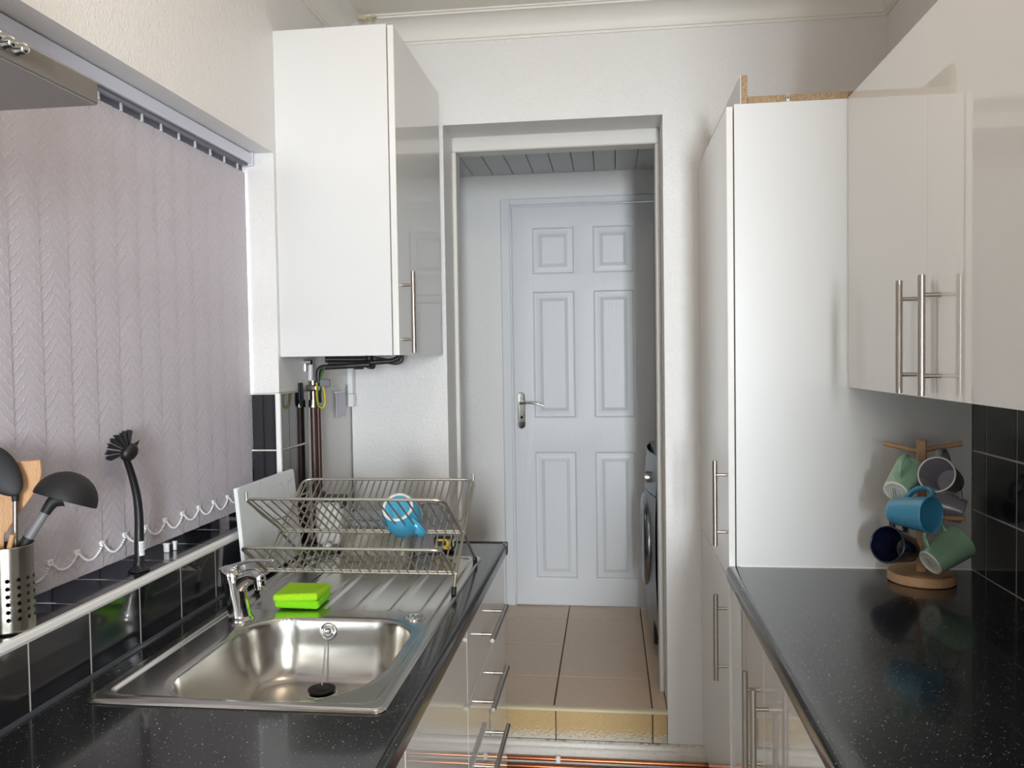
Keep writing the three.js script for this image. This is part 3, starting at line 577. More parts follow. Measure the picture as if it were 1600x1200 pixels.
// mixer tap
{
  const t = thing('mixer_tap', 'chrome single lever mixer tap at the corner of the steel sink', 'tap', [-0.812, 0.902, -1.69]);
  const X = -0.812, d = 1.69;
  part(t, 'body', (() => { const q = lathe([[0.029, 0], [0.029, 0.004], [0.026, 0.008], [0.0245, 0.012], [0.0235, 0.05], [0.0245, 0.085], [0.0255, 0.094], [0.0245, 0.096], [0.0255, 0.099], [0.0245, 0.112], [0.016, 0.119], [0, 0.121]], 36);
    const p = q.attributes.position; for (let i = 0; i < p.count; i++) { const y = p.getY(i); p.setX(i, p.getX(i) * (1 - 0.05 * y) - 0.02 * (y / 0.12)); } q.computeVertexNormals(); q.translate(X, 0.901, -d); return q; })(), M.chrome);
  const sp = part(t, 'spout', curve([[X - 0.01, 0.968, d], [X + 0.012, 0.992, d - 0.004], [X + 0.034, 1.002, d - 0.008], [X + 0.052, 0.999, d - 0.012]], (k) => 0.02 - 0.006 * k, 24, 20), M.chrome);
  part(sp, 'aerator', (() => { const q = lathe([[0, -0.022], [0.0125, -0.022], [0.0135, -0.020], [0.0135, -0.006], [0.0125, -0.004], [0.0135, -0.002], [0.0135, 0.008], [0.010, 0.012], [0, 0.013]], 28); q.rotateZ(0.12); q.translate(X + 0.05, 0.995, -(d - 0.012)); return q; })(), M.chrome);
  part(t, 'lever', (() => { const P = new THREE.CatmullRomCurve3([[X - 0.036, 1.012, d + 0.002], [X - 0.01, 1.021, d], [X + 0.03, 1.033, d - 0.006], [X + 0.082, 1.037, d - 0.014]].map(W3)).getPoints(24); const q = tubeOf(P, (k) => 0.0135 - 0.0075 * k, 14); const p = q.attributes.position; for (let i = 0; i < p.count; i++) { const k = Math.floor(i / 15), c = P[k]; p.setY(i, c.y + (p.getY(i) - c.y) * 0.38); } q.computeVertexNormals(); const caps = [0, 24].map((k) => { const s = new THREE.SphereGeometry(k ? 0.006 : 0.0135, 12, 8); s.scale(1, 0.38, 1); s.translate(P[k].x, P[k].y, P[k].z); return s; }); return merge(q, caps); })(), M.chrome);
}
// folded sponge cloth
{
  const t = thing('sponge', 'lime green sponge scourer lying on the drainer beside the tap', 'sponge', [-0.71, 0.902, -1.81]);
  const slab = (y0, y1, dx, k, s) => { const g = new RoundedBoxGeometry(0.104, y1 - y0, 0.102, 5, Math.min(0.008, (y1 - y0) * 0.4)), p = g.attributes.position; for (let i = 0; i < p.count; i++) { const x = p.getX(i), z = p.getZ(i); p.setY(i, p.getY(i) + 0.0025 * Math.sin(x * 45 + s) * Math.cos(z * 30 + s) + (nB(x * 3, z * 3) - 0.5) * 0.002); p.setX(i, x + 0.0025 * Math.sin(z * 50 + s)); p.setZ(i, p.getZ(i) + 0.002 * Math.sin(x * 60 + s)); } g.computeVertexNormals(); g.rotateY(k); g.translate(-0.714 + dx, (y0 + y1) / 2, -1.804); return metres(g); };
  part(t, 'sponge_body', slab(0.9045, 0.9235, 0.001, 0.03, 1), M.scourer); part(t, 'scouring_pad', slab(0.9215, 0.939, -0.001, 0.05, 2.5), M.sponge);
}
// marbled glass board leaning at the wall
{
  const s = rrect(1.915, 2.278, 0, 0.248, 0.014), g = extrude(s, 0.0075, 0.0015, 2, 8);   // shape's x = depth
  g.rotateY(Math.PI / 2);                                                                   // x -> -z, thickness -> x
  const t = thing('chopping_board', 'pale marbled rectangular chopping board leaning on the wall behind the dish rack', 'chopping board', [-0.905, 0.905, -2.04]);
  g.rotateZ(0.085); g.translate(-0.909, 0.9062, 0);
  part(t, 'slab', metres(g), M.board);
  const e = new RoundedBoxGeometry(0.0098, 0.248, 0.003, 2, 0.0014); e.rotateZ(0.085); e.translate(-0.909 + 0.0037 - 0.0105, 0.9062 + 0.124, -1.9145);
  part(t, 'edge_band', e, M.plasticWhite, 'white edge');
}

// ---------------------------------------------------------------- two-tier folding dish rack
{
  const t = thing('dish_rack', 'two-tier folding steel wire dish rack standing on the sink drainer', 'dish rack', [-0.62, 0.905, -2.04]);
  const xa = -0.862, xb = -0.374;
  const P = { footF: [1.884, 0.912], bot: [1.912, 0.950], mid: [2.030, 1.023], top: [2.205, 1.133], upF: [1.812, 1.146], loF: [1.774, 1.040], footB: [2.20, 0.908] };
  const at = (x, [d, y]) => [x, y, d], mix = (a, b, k) => [a[0] + (b[0] - a[0]) * k, a[1] + (b[1] - a[1]) * k];
  const R = 0.0038, r = 0.00225;
  for (const x of [xa, xb]) {
    const s = x === xa ? 1 : -1;
    part(t, 'back_leg', wire([at(x, P.footF), at(x, P.bot), at(x, mix(P.bot, P.mid, 0.5))], R, 0.012), M.rackWire);
    part(t, 'front_leg', wire([at(x, P.footB), at(x, P.mid)], R), M.rackWire);
    for (const f of [P.footF, P.footB]) part(t, 'rubber_foot', merge(rod([x, f[1] - 0.006, f[0]], [x, f[1] + 0.012, f[0] + (f === P.footF ? 0.007 : -0.012)], 0.0062, 10)), M.rubber);
    part(t, 'stay', curve([at(x + 0.004 * s, mix(P.mid, P.top, 0.86)), at(x + 0.006 * s, [2.09, 1.062]), at(x + 0.006 * s, [1.95, 1.07]), at(x + 0.004 * s, mix(P.mid, P.upF, 0.72))], r, 24, 6), M.rackWire);
  }
  part(t, 'frame', merge(wire([at(xa, P.bot), at(xa, P.top), at(xb, P.top), at(xb, P.bot)], R, 0.026), ), M.rackWire);
  part(t, 'frame', wire([at(xa + 0.008, P.mid), at(xa + 0.008, P.upF), at(xb - 0.005, P.upF), at(xb - 0.005, P.mid)], R, 0.026), M.rackWire);
  part(t, 'frame', wire([at(xa + 0.012, P.bot), at(xa + 0.012, P.loF), at(xb - 0.005, P.loF), at(xb - 0.005, P.bot)], R, 0.022), M.rackWire);
  part(t, 'rail', rod(at(xa - 0.004, P.mid), at(xb + 0.004, P.mid), R), M.rackWire); part(t, 'rail', rod(at(xa - 0.004, P.bot), at(xb + 0.004, P.bot), R), M.rackWire);
  part(t, 'rail', rod(at(xa, [P.mid[0] - 0.005, P.mid[1] + 0.006]), at(xb, [P.mid[0] - 0.005, P.mid[1] + 0.006]), r * 1.2), M.rackWire); part(t, 'rail', rod(at(xa, [P.bot[0] - 0.005, P.bot[1] + 0.006]), at(xb, [P.bot[0] - 0.005, P.bot[1] + 0.006]), r * 1.2), M.rackWire);
  const runs = [[P.bot, P.top, 27, 0.012], [P.mid, P.upF, 20, 0.022], [P.bot, P.loF, 20, 0.018]];
  for (const [a, b, n, m] of runs) {
    const A = W3(at(0, a)), B = W3(at(0, b)), L = A.distanceTo(B), g = new THREE.CylinderGeometry(r, r, L, 7);
    g.applyQuaternion(new THREE.Quaternion().setFromUnitVectors(V(0, 1, 0), B.clone().sub(A).normalize()));
    for (let i = 0; i < n; i++) piece(t, 'wire', g, M.rackWire, [xa + m + (xb - xa - 2 * m) * i / (n - 1), (a[1] + b[1]) / 2, -(a[0] + b[0]) / 2]);
  }
  for (const [x, p] of [[xa, P.upF], [xb, P.top]]) part(t, 'hook', rod(at(x + (x === xa ? 0.012 : -0.003), [p[0], p[1] - 0.004]), at(x + (x === xa ? 0.012 : -0.003), [p[0], p[1] + 0.016]), 0.0035, 10), M.rackWire);
}

// ---------------------------------------------------------------- mugs
const stamp = (() => {
  const c = document.createElement('canvas'); c.width = c.height = 128; const x = c.getContext('2d');
  x.fillStyle = '#d9ddd2'; x.fillRect(0, 0, 128, 128); x.fillStyle = '#e8eae2'; x.fillRect(26, 24, 76, 82); x.fillStyle = '#3a3f3c';
  for (let i = 0; i < 6; i++) for (let k = 0, u = 32; u < 92; k++) { const w = 3 + ((i * 7 + k * 5) % 6); x.fillRect(u, 32 + i * 12, w, i === 1 || i === 2 ? 7 : 3); u += w + 3; }
  const t = new THREE.CanvasTexture(c); t.colorSpace = THREE.SRGBColorSpace; return t;
})();
const stampMat = mat('#ffffff', 0.5, { map: stamp });
// base at the origin, y up to the rim, handle towards +x
function mug(name, label, group, look, base, axis, handleTo, o = {}) {
  const { rb = 0.030, rt = 0.0425, h = 0.098, belly = 0, foot = look.body, stamped = false } = o;
  const t = thing(name, label, 'mug', base.toArray(), group);
  const put = (g) => orient(g, base, axis, handleTo);
  const out = [], inn = [];
  for (let i = 0; i <= 14; i++) { const k = i / 14, R = rb + (rt - rb) * Math.pow(k, 0.8) + belly * Math.sin(Math.PI * k); out.push([R, 0.004 + (h - 0.004) * k]); inn.push([Math.max(R - 0.0035, 0.001), Math.max(0.004 + (h - 0.004) * k, 0.008)]); }
  inn.reverse();
  part(t, 'body', put(lathe([[rb - 0.003, 0.0015], [rb - 0.001, 0.002], ...out], 44)), look.body);
  part(t, 'interior', put(lathe([...inn, [0.001, 0.008]], 44)), look.inside ?? look.body);
  const rimR = out[14][0], tor = new THREE.TorusGeometry(rimR - 0.00175, 0.0021, 8, 48); tor.rotateX(Math.PI / 2); tor.translate(0, h, 0);
  part(t, 'rim', put(tor), look.rim ?? look.body);
  part(t, 'foot_ring', put(lathe([[rb - 0.0075, 0.0035], [rb - 0.0065, 0.0005], [rb - 0.003, 0], [rb - 0.0005, 0.0015], [rb, 0.005]], 40)), look.foot ?? look.body);
  const bot = new THREE.CircleGeometry(rb - 0.006, 36); bot.rotateX(Math.PI / 2); bot.translate(0, 0.0032, 0);
  part(t, 'underside', put(bot), stamped ? stampMat : look.body);
  const R = (y) => rb + (rt - rb) * Math.pow(y / h, 0.8) + belly * Math.sin(Math.PI * y / h);
  const P = new THREE.CatmullRomCurve3([V(R(h * 0.84) - 0.003, h * 0.84, 0), V(R(h * 0.8) + 0.017, h * 0.83, 0), V(R(h * 0.6) + 0.028, h * 0.66, 0), V(R(h * 0.5) + 0.027, h * 0.45, 0), V(R(h * 0.35) + 0.014, h * 0.28, 0), V(R(h * 0.22) - 0.003, h * 0.21, 0)]).getPoints(30);
  const hg = tubeOf(P, 0.0048, 12), p = hg.attributes.position; for (let i = 0; i < p.count; i++) p.setZ(i, p.getZ(i) * 1.7); hg.computeVertexNormals();
  part(t, 'handle', put(hg), look.body);
  return t;
}
const vb = 20 * D, RR = V(Math.cos(vb), 0, Math.sin(vb)), FF = V(Math.sin(vb), 0, -Math.cos(vb)), UU = V(0, 1, 0);
const dirv = (r, u, f) => V(0, 0, 0).addScaledVector(RR, r).addScaledVector(UU, u).addScaledVector(FF, f).normalize();
const sage = ceramic('#93b99b'), greyC = ceramic('#8d8b92'), blueC = ceramic('#4a97bb'), navyC = ceramic('#161d3a'), lilacC = ceramic('#a6a3ad'), cream = ceramic('#e6e6e0');
{
  const cx = 0.760, cd = 2.105;
  const t = thing('mug_tree', 'bamboo mug tree with dowel arms holding mugs in the worktop corner', 'mug tree', [cx, 0.9, -cd]);
  part(t, 'base', (() => { const q = lathe([[0, 0], [0.075, 0], [0.0775, 0.002], [0.0775, 0.021], [0.0755, 0.0235], [0, 0.0235]], 56); q.translate(cx, 0.9005, -cd); return metres(creased(q, 40)); })(), M.bamboo);
  part(t, 'post', metres(creased((() => { const q = chamfer(0.023, 0.328, 0.023, 0.003); q.rotateY(-20 * D); q.translate(cx, 0.923 + 0.164, -cd); return q; })())), M.bamboo);
  const arm = (a, b) => part(t, 'arm', metres(rod(a, b, 0.0062, 14)), M.bamboo);
  const at = (r, u, f) => { const v = V(cx, 0, -cd).addScaledVector(RR, r).addScaledVector(FF, f); return [v.x, u, -v.z]; };
  arm(at(0.008, 1.218, 0), at(-0.084, 1.240, -0.012)); arm(at(-0.008, 1.222, 0), at(0.088, 1.243, 0.012));
  arm(at(0, 1.140, 0.01), at(-0.052, 1.152, -0.075)); arm(at(0, 1.140, -0.01), at(0.052, 1.152, 0.075));
  arm(at(-0.01, 1.058, 0), at(0.094, 1.066, -0.02)); arm(at(0.01, 1.058, 0), at(-0.068, 1.062, 0.015));
}
const onTree = 'mugs hung on the mug tree';
mug('mug', 'sage green mug hung from the upper arm with its stamped base showing', onTree, { body: sage, foot: cream }, V(0.672, 1.132, -2.025), dirv(0.36, 0.48, 0.80), dirv(-0.08, 0.85, -0.52), { stamped: true, h: 0.09, rt: 0.0405 });
mug('mug', 'grey mug with a white rim hung mouth outward on the top arm', onTree, { body: greyC, inside: lilacC, rim: cream }, V(0.816, 1.150, -2.072), dirv(-0.33, 0.30, -0.89), dirv(0, 1, 0.3));
mug('mug', 'sky blue mug hung sideways on the middle arm of the mug tree', onTree, { body: blueC }, V(0.662, 1.092, -2.01), dirv(0.80, 0.06, -0.58), dirv(-0.25, 0.62, 0.75));
mug('mug', 'pale lilac grey mug mostly hidden behind the sky blue mug', onTree, { body: lilacC, rim: cream }, V(0.872, 1.066, -2.135), dirv(-0.74, 0.2, 0.05), dirv(0, 1, 0), { h: 0.08, rt: 0.038 });
mug('mug', 'dark navy mug hung low on the mug tree with its mouth outward', onTree, { body: navyC }, V(0.742, 0.972, -2.13), dirv(-0.50, 0.26, -0.83), dirv(0, 1, 0.2), { rb: 0.032, rt: 0.0455 });
mug('mug', 'sage green mug hung lowest on the tree with base tilted down', onTree, { body: sage, foot: cream }, V(0.747, 0.965, -2.02), dirv(0.66, 0.46, 0.58), dirv(-0.45, 0.8, 0), { stamped: true, rb: 0.0315 });
{
  const b2 = -14 * D, r2 = V(Math.cos(b2), 0, Math.sin(b2)), f2 = V(Math.sin(b2), 0, -Math.cos(b2)), dv = (r, u, f) => V(0, 0, 0).addScaledVector(r2, r).addScaledVector(UU, u).addScaledVector(f2, f).normalize();
  mug('mug', 'bright blue mug upside down in the upper tier of the dish rack', undefined, { body: ceramic('#3aa0c8'), foot: cream }, V(-0.534, 1.098, -1.985), dv(0.22, -0.62, 0.75), dv(0.75, -0.55, -0.65), { rb: 0.040, rt: 0.045, h: 0.085, belly: 0.008 });
}

// ---------------------------------------------------------------- things behind the rack
{
  const t = thing('storage_jar', 'white plastic jug with a black clip on its lid behind the dish rack', 'jug', [-0.84, 0.9, -2.38]);
  part(t, 'body', (() => { const q = rbox(-0.885, -0.80, 0.902, 1.045, 2.335, 2.42, 0.022, 5); return q; })(), mat('#e9e8e4', 0.3));
  part(t, 'lid', rbox(-0.878, -0.806, 1.042, 1.052, 2.342, 2.413, 0.004), mat('#e4e3df', 0.3));
  part(t, 'clip', merge(rbox(-0.862, -0.80, 1.045, 1.058, 2.325, 2.40, 0.003), rbox(-0.870, -0.858, 1.050, 1.072, 2.34, 2.37, 0.003), rbox(-0.804, -0.796, 1.025, 1.055, 2.33, 2.38, 0.003)), M.blackPlastic, 'black clip');
}
{
  const t = thing('glass_dish', 'clear rectangular glass dish behind the dish rack wires', 'dish', [-0.68, 0.9, -2.315]);
  const s = rrect(-0.785, -0.575, -2.375, -2.255, 0.025), h = rrect(-0.779, -0.581, -2.369, -2.261, 0.02); s.holes.push(h);
  const g = extrude(s, 0.062, 0.0015, 2, 8); g.rotateX(-Math.PI / 2); g.scale(1, 1, -1); // shape y becomes depth
  const tint = phys('#d8d2c4', 0.12, { transmission: 0.75, thickness: 0 });
  const fix = (q) => { const i = clean(q), p = i.attributes.position; for (let k = 0; k < p.count; k += 3) for (const at of ['position', 'normal', 'uv']) { const b = i.attributes[at], n = b.itemSize; for (let c = 0; c < n; c++) { const v = b.array[(k + 1) * n + c]; b.array[(k + 1) * n + c] = b.array[(k + 2) * n + c]; b.array[(k + 2) * n + c] = v; } } i.computeVertexNormals(); return i; };
  g.translate(0, 0.906, 0);
  part(t, 'wall', fix(g), tint);
  part(t, 'bottom', box(-0.780, -0.580, 0.903, 0.909, 2.26, 2.37, 0.001), tint);
  part(t, 'lip', wire([[-0.70, 0.970, 2.251], [-0.788, 0.970, 2.251], [-0.788, 0.970, 2.379], [-0.572, 0.970, 2.379], [-0.572, 0.970, 2.251], [-0.70, 0.970, 2.251]], 0.004, 0.025), tint);
}
{
  const g = phys('#a9abb0', 0.25, { transmission: 0.25, thickness: 0 });
  const t = thing('container_lid', 'grey translucent plastic tub resting in the glass dish behind the rack', 'tub', [-0.69, 0.972, -2.33]);
  part(t, 'tub', rbox(-0.765, -0.60, 0.976, 1.002, 2.29, 2.378, 0.01, 4), g); part(t, 'lid', rbox(-0.775, -0.59, 1.002, 1.010, 2.28, 2.388, 0.0035), mat('#8b8d92', 0.35), 'darker grey lid');
}
{
  const t = thing('grey_plate', 'dark grey round plate propped upright behind the blue mug in the rack', 'plate', [-0.535, 0.905, -2.33]);
  const q = lathe([[0, 0], [0.045, 0], [0.05, 0.002], [0.072, 0.010], [0.0735, 0.012], [0.071, 0.0125], [0.049, 0.005], [0, 0.004]], 48); orient(q, V(-0.535, 0.965, -2.345), V(0.10, 0.38, 0.92), V(1, 0, 0));
  part(t, 'dish', q, M.greyPlate);
  const e = lathe([[0.0715, 0.0125], [0.0745, 0.0122], [0.0745, 0.0105], [0.072, 0.0098]], 48); orient(e, V(-0.535, 0.965, -2.345), V(0.10, 0.38, 0.92), V(1, 0, 0));
  part(t, 'edge', e, mat('#4c4e53', 0.4));
}
{
  const t = thing('tape_measure', 'yellow and black tape measure on the worktop end behind the rack', 'tape measure', [-0.488, 0.9, -2.345]);
  part(t, 'case', rbox(-0.518, -0.462, 0.9005, 0.946, 2.32, 2.362, 0.008, 4), M.blackPlastic);
  part(t, 'band', creased(merge(rbox(-0.512, -0.470, 0.935, 0.941, 2.3165, 2.33, 0.002), rbox(-0.512, -0.506, 0.912, 0.941, 2.3165, 2.33, 0.002), rbox(-0.480, -0.470, 0.914, 0.941, 2.3165, 2.33, 0.002), rbox(-0.492, -0.466, 0.911, 0.921, 2.3165, 2.33, 0.002))), M.yellow, 'yellow front band');
  const w = part(t, 'sticker', box(-0.4625, -0.4605, 0.917, 0.937, 2.325, 2.35, 0.0005), M.plasticWhite, 'white sticker with a dark dot'); part(w, 'dot', rod([-0.4607, 0.928, 2.338], [-0.4598, 0.928, 2.338], 0.004, 12), M.blackPlastic);
}
single('power_cable', curve([[-0.50, 0.912, 2.40], [-0.53, 0.925, 2.385], [-0.56, 0.918, 2.40], [-0.60, 0.907, 2.41], [-0.64, 0.904, 2.425], [-0.56, 0.904, 2.435], [-0.47, 0.904, 2.43]], 0.0042, 60), M.rubber, 'black cable coiled on the worktop beside the tape measure', 'cable', [-0.56, 0.9, -2.41]);
{
  const t = thing('steel_tray', 'dark low tray under the white jug at the worktop end', 'tray', [-0.84, 0.9, -2.30]);
  part(t, 'pan', rbox(-0.905, -0.80, 0.901, 0.921, 2.265, 2.325, 0.005), mat('#2a2b2d', 0.35)); part(t, 'knob', (() => { const q = lathe([[0, 0], [0.012, 0], [0.013, 0.006], [0.009, 0.012], [0, 0.013]], 20); q.translate(-0.828, 0.921, -2.285); return q; })(), M.plasticWhite, 'white knob');
}

// ---------------------------------------------------------------- pipework below the wall cabinet
{
  const t = thing('gas_pipe', 'brown painted pipe rising from behind the worktop to the wall cabinet', 'pipe', [-0.905, 0, -2.5]);
  part(t, 'riser', merge(rod([-0.9190, 0.02, 2.4450], [-0.9190, 1.325, 2.4450], 0.0105, 18)), M.paintedPipe);
  part(t, 'riser', rod([-0.9050, 0.02, 2.4570], [-0.9090, 1.33, 2.4570], 0.0075, 14), M.paintedPipe);
  part(t, 'riser', wire([[-0.9070, 1.335, 2.4600], [-0.9070, 1.445, 2.4600], [-0.83, 1.448, 2.50], [-0.76, 1.452, 2.52]], 0.0085, 0.02, 12), M.darkPipe);
  part(t, 'union', merge(rod([-0.9190, 1.322, 2.4450], [-0.9190, 1.345, 2.4450], 0.0155, 12), rod([-0.9190, 1.345, 2.4450], [-0.9190, 1.372, 2.4450], 0.0105, 14)), M.brass, 'brass union nut');
  part(t, 'sleeve', rod([-0.9120, 0.955, 2.4600], [-0.9120, 1.01, 2.4600], 0.0125, 14), M.darkPipe);
  const v = part(t, 'stop_valve', merge(rbox(-0.938, -0.900, 1.372, 1.392, 2.425, 2.465, 0.006), rod([-0.9190, 1.385, 2.4450], [-0.9190, 1.405, 2.4450], 0.014, 14), rod([-0.9170, 1.395, 2.4450], [-0.8780, 1.397, 2.4250], 0.008, 12)), M.brass, 'brass stop valve');
  part(v, 'lever', rbox(-0.886, -0.854, 1.386, 1.410, 2.41, 2.422, 0.004), M.greyLever, 'grey plastic lever');
  part(t, 'tail', rod([-0.9270, 1.404, 2.4450], [-0.9260, 1.462, 2.4450], 0.008, 14), mat('#d6d6d6', 0.35), 'white painted tail');
  part(t, 'elbow', merge(rod([-0.9420, 1.462, 2.4300], [-0.9170, 1.464, 2.4300], 0.010, 12), rod([-0.9370, 1.435, 2.4300], [-0.9370, 1.462, 2.4300], 0.008, 12)), M.chrome, 'plated elbow');
}
{
  const t = thing('boiler_pipes', 'dark pipes and fittings running along under the wall cabinet', 'pipe', [-0.78, 1.44, -2.58]);
  part(t, 'pipe', wire([[-0.90, 1.458, 2.53], [-0.80, 1.456, 2.55], [-0.70, 1.462, 2.58], [-0.68, 1.472, 2.585], [-0.68, 1.50, 2.59]], 0.0085, 0.015, 12), M.darkPipe);
  part(t, 'pipe', wire([[-0.80, 1.475, 2.60], [-0.70, 1.456, 2.62], [-0.682, 1.462, 2.62], [-0.68, 1.50, 2.62]], 0.009, 0.012, 12), mat('#5d5b5b', 0.4, { metalness: 0.4 }));
  part(t, 'pipe', rod([-0.92, 1.470, 2.56], [-0.79, 1.468, 2.60], 0.010, 12), M.darkPipe);
  part(t, 'fitting', merge(rod([-0.82, 1.45, 2.55], [-0.79, 1.45, 2.556], 0.0135, 12), rod([-0.775, 1.44, 2.57], [-0.775, 1.48, 2.57], 0.011, 12), rod([-0.775, 1.447, 2.575], [-0.762, 1.447, 2.565], 0.011, 16)), M.darkPipe, 'dark compression fitting');
}
{
  const t = thing('earth_wire', 'yellow and green striped earth wire hanging in a loop from the stop valve', 'wire', [-0.875, 1.32, -2.47]);
  part(t, 'loop', curve([[-0.8980, 1.398, 2.4220], [-0.8960, 1.35, 2.4180], [-0.8890, 1.326, 2.4160], [-0.8800, 1.322, 2.4160], [-0.8730, 1.334, 2.4170], [-0.8740, 1.365, 2.4200], [-0.8830, 1.398, 2.4220]], 0.0036, 50), M.yellow);
  part(t, 'stripe', curve([[-0.8955, 1.398, 2.4195], [-0.8935, 1.35, 2.4155], [-0.8880, 1.3285, 2.4135], [-0.8810, 1.3245, 2.4135], [-0.8755, 1.335, 2.4145], [-0.8765, 1.365, 2.4175], [-0.8850, 1.398, 2.4195]], 0.0021, 50), M.green, 'green stripe');
  part(t, 'tail', curve([[-0.8840, 1.398, 2.4220], [-0.8860, 1.42, 2.4300], [-0.8850, 1.448, 2.4600]], 0.0032, 16), M.green, 'green upper run');
}
single('cable_loop', curve([[-0.936, 1.40, 2.375], [-0.934, 1.35, 2.370], [-0.933, 1.332, 2.378], [-0.934, 1.345, 2.388], [-0.936, 1.40, 2.392]], 0.004, 30), M.rubber, 'black cable loop hanging against the tiles beside the brown pipe', 'cable', [-0.935, 1.33, -2.38]);
{
  const t = thing('cable_trunking', 'white plastic cable trunking running down the wall corner below the cabinet', 'trunking', [-0.93, 1.36, -2.86]);
  part(t, 'channel', box(XL, -0.921, 1.345, 1.452, 2.842, 2.872, 0.002), M.plasticWhite); part(t, 'channel', box(XL, -0.919, 1.298, 1.344, 2.842, 2.874, 0.002), M.plasticWhite);
}
{
  const t = thing('wall_sticker', 'lavender grey label plate stuck on the wall beside the white trunking', 'plate', [-0.939, 1.31, -2.76]);
  part(t, 'plate', box(XL, XL + 0.003, 1.268, 1.352, 2.712, 2.806, 0.0008), mat('#cfcbd9', 0.45)); part(t, 'clip', box(XL, XL + 0.006, 1.353, 1.359, 2.70, 2.80, 0.001), M.plasticWhite);
}
// copper pipes along the skirting
{
  const t = thing('copper_pipe', 'upper bright copper pipe clipped along the skirting below the step', 'pipe', [-0.1, 0.034, -2.85], 'copper pipes along the skirting');
  part(t, 'tube', rod([-0.85, 0.034, 2.852], [0.36, 0.034, 2.852], 0.0078, 18), M.copper);
  part(t, 'clip', creased(merge(box(-0.206, -0.190, 0.022, 0.046, 2.842, 2.865, 0.002))), M.plasticWhite, 'white pipe clip');
  const u = thing('copper_pipe', 'lower copper pipe lying on the floor under the clipped copper pipe', 'pipe', [-0.1, 0.009, -2.845], 'copper pipes along the skirting');
  part(u, 'tube', rod([-0.85, 0.0082, 2.845], [0.36, 0.0082, 2.845], 0.0078, 18), M.copper);
}

// ---------------------------------------------------------------- vertical blind
{
  const t = thing('vertical_blind', 'lavender grey vertical slat blind with embossed waves and a bead chain', 'blind', [-1.025, 1.03, -1.58]);
  const rail = part(t, 'head_rail', creased(merge(box(-1.052, -0.998, 2.026, 2.056, win.d0 + 0.012, win.d1 - 0.012, 0.003))), M.railWhite);
  part(rail, 'track', merge(box(-1.046, -1.032, 2.006, 2.027, win.d0 + 0.015, win.d1 - 0.006), box(-1.032, -1.008, 2.020, 2.027, win.d0 + 0.015, win.d1 - 0.02)), mat('#6b6b72', 0.5), 'dark grey track under the rail');
  part(rail, 'end_cap', box(-1.054, -0.996, 2.022, 2.058, win.d1 - 0.013, win.d1 - 0.004, 0.002), M.railWhite);
  const pitch = 0.0778, yaw = 1.6 * D, w = 0.089, y0 = 1.056, y1 = 2.004;
  const sg = (() => {                                  // slightly cupped fabric strip with its uv in the pattern's own scale
    const nx = 10, ny = 24, pos = [], uv = [], idx = [];
    for (let s = 0; s < 2; s++) for (let j = 0; j <= ny; j++) for (let i = 0; i <= nx; i++) { const u = i / nx - 0.5, y = (y1 - y0) * j / ny; pos.push((s ? -0.0005 : 0.0005) - 0.0006 * u * u * 4, y, -u * w); uv.push((u * w) / 0.094, y / 0.176); }
    const N = (nx + 1) * (ny + 1);
    for (let s = 0; s < 2; s++) for (let j = 0; j < ny; j++) for (let i = 0; i < nx; i++) { const a = s * N + j * (nx + 1) + i, b = a + nx + 1; s ? idx.push(a, b, a + 1, b, b + 1, a + 1) : idx.push(a, a + 1, b, b, a + 1, b + 1); }
    const g = new THREE.BufferGeometry(); g.setIndex(idx); g.setAttribute('position', new THREE.Float32BufferAttribute(pos, 3)); g.setAttribute('uv', new THREE.Float32BufferAttribute(uv, 2)); g.computeVertexNormals(); return g;
  })();
  const hem = chamfer(0.0022, 0.044, w - 0.003, 0.0008); { const p = hem.attributes.position, uv = new Float32Array(p.count * 2); for (let i = 0; i < p.count; i++) { uv[2 * i] = -p.getZ(i) / 0.094; uv[2 * i + 1] = (p.getY(i) + 0.022) / 0.176; } hem.setAttribute('uv', new THREE.BufferAttribute(uv, 2)); }
  const hook = merge(box(-0.0025, 0.0025, -0.004, 0.018, -0.003, 0.003, 0.001), box(-0.004, 0.004, 0.012, 0.02, -0.009, 0.009, 0.0015), rod([0.003, 0.0, -0.004], [0.003, 0.012, -0.004], 0.0015, 6)), clip = merge(box(-0.002, 0.003, -0.004, 0.005, -0.007, 0.007, 0.001), box(-0.001, 0.0035, -0.007, -0.003, -0.003, 0.004, 0.001));
  const ds = []; for (let d = 2.182; d > win.d0 + 0.03; d -= pitch) ds.push(d);
  for (const d of ds) {
    const s = piece(t, 'slat', sg, M.fabric, [-1.025, y0, -d], [0, -yaw, 0]); s.rotation.y = yaw * -1;
    const add = (name, g, m, p) => { const q = new THREE.Mesh(g, m); q.name = name; q.position.set(...p); q.castShadow = q.receiveShadow = true; s.add(q); };
    add('hem', hem, M.fabric, [0.0, 0.022, 0]); add('carrier', hook, M.clear, [0.001, y1 - y0 + 0.004, 0.0]); add('chain_clip', clip, M.plasticWhite, [0.003, 0.05, 0.036]);
  }
  for (let i = 0; i < ds.length - 1; i++) {            // one swag of beads from clip to clip
    const a = V(-1.0205, y0 + 0.05, -ds[i] + 0.036), b = V(-1.0205, y0 + 0.05, -ds[i + 1] + 0.036), n = 19, gs = [];
    for (let k = 0; k <= n; k++) { const u = k / n, p = a.clone().lerp(b, u); p.y -= 0.024 * (1 - (2 * u - 1) ** 2) * (0.92 + 0.08 * ((i * 5) % 3)); const g = new THREE.IcosahedronGeometry(0.0025, 1); g.translate(p.x, p.y, p.z); gs.push(g); }
    part(t, 'bead_chain', merge(gs), M.plasticWhite, 'white bead chain');
  }
}

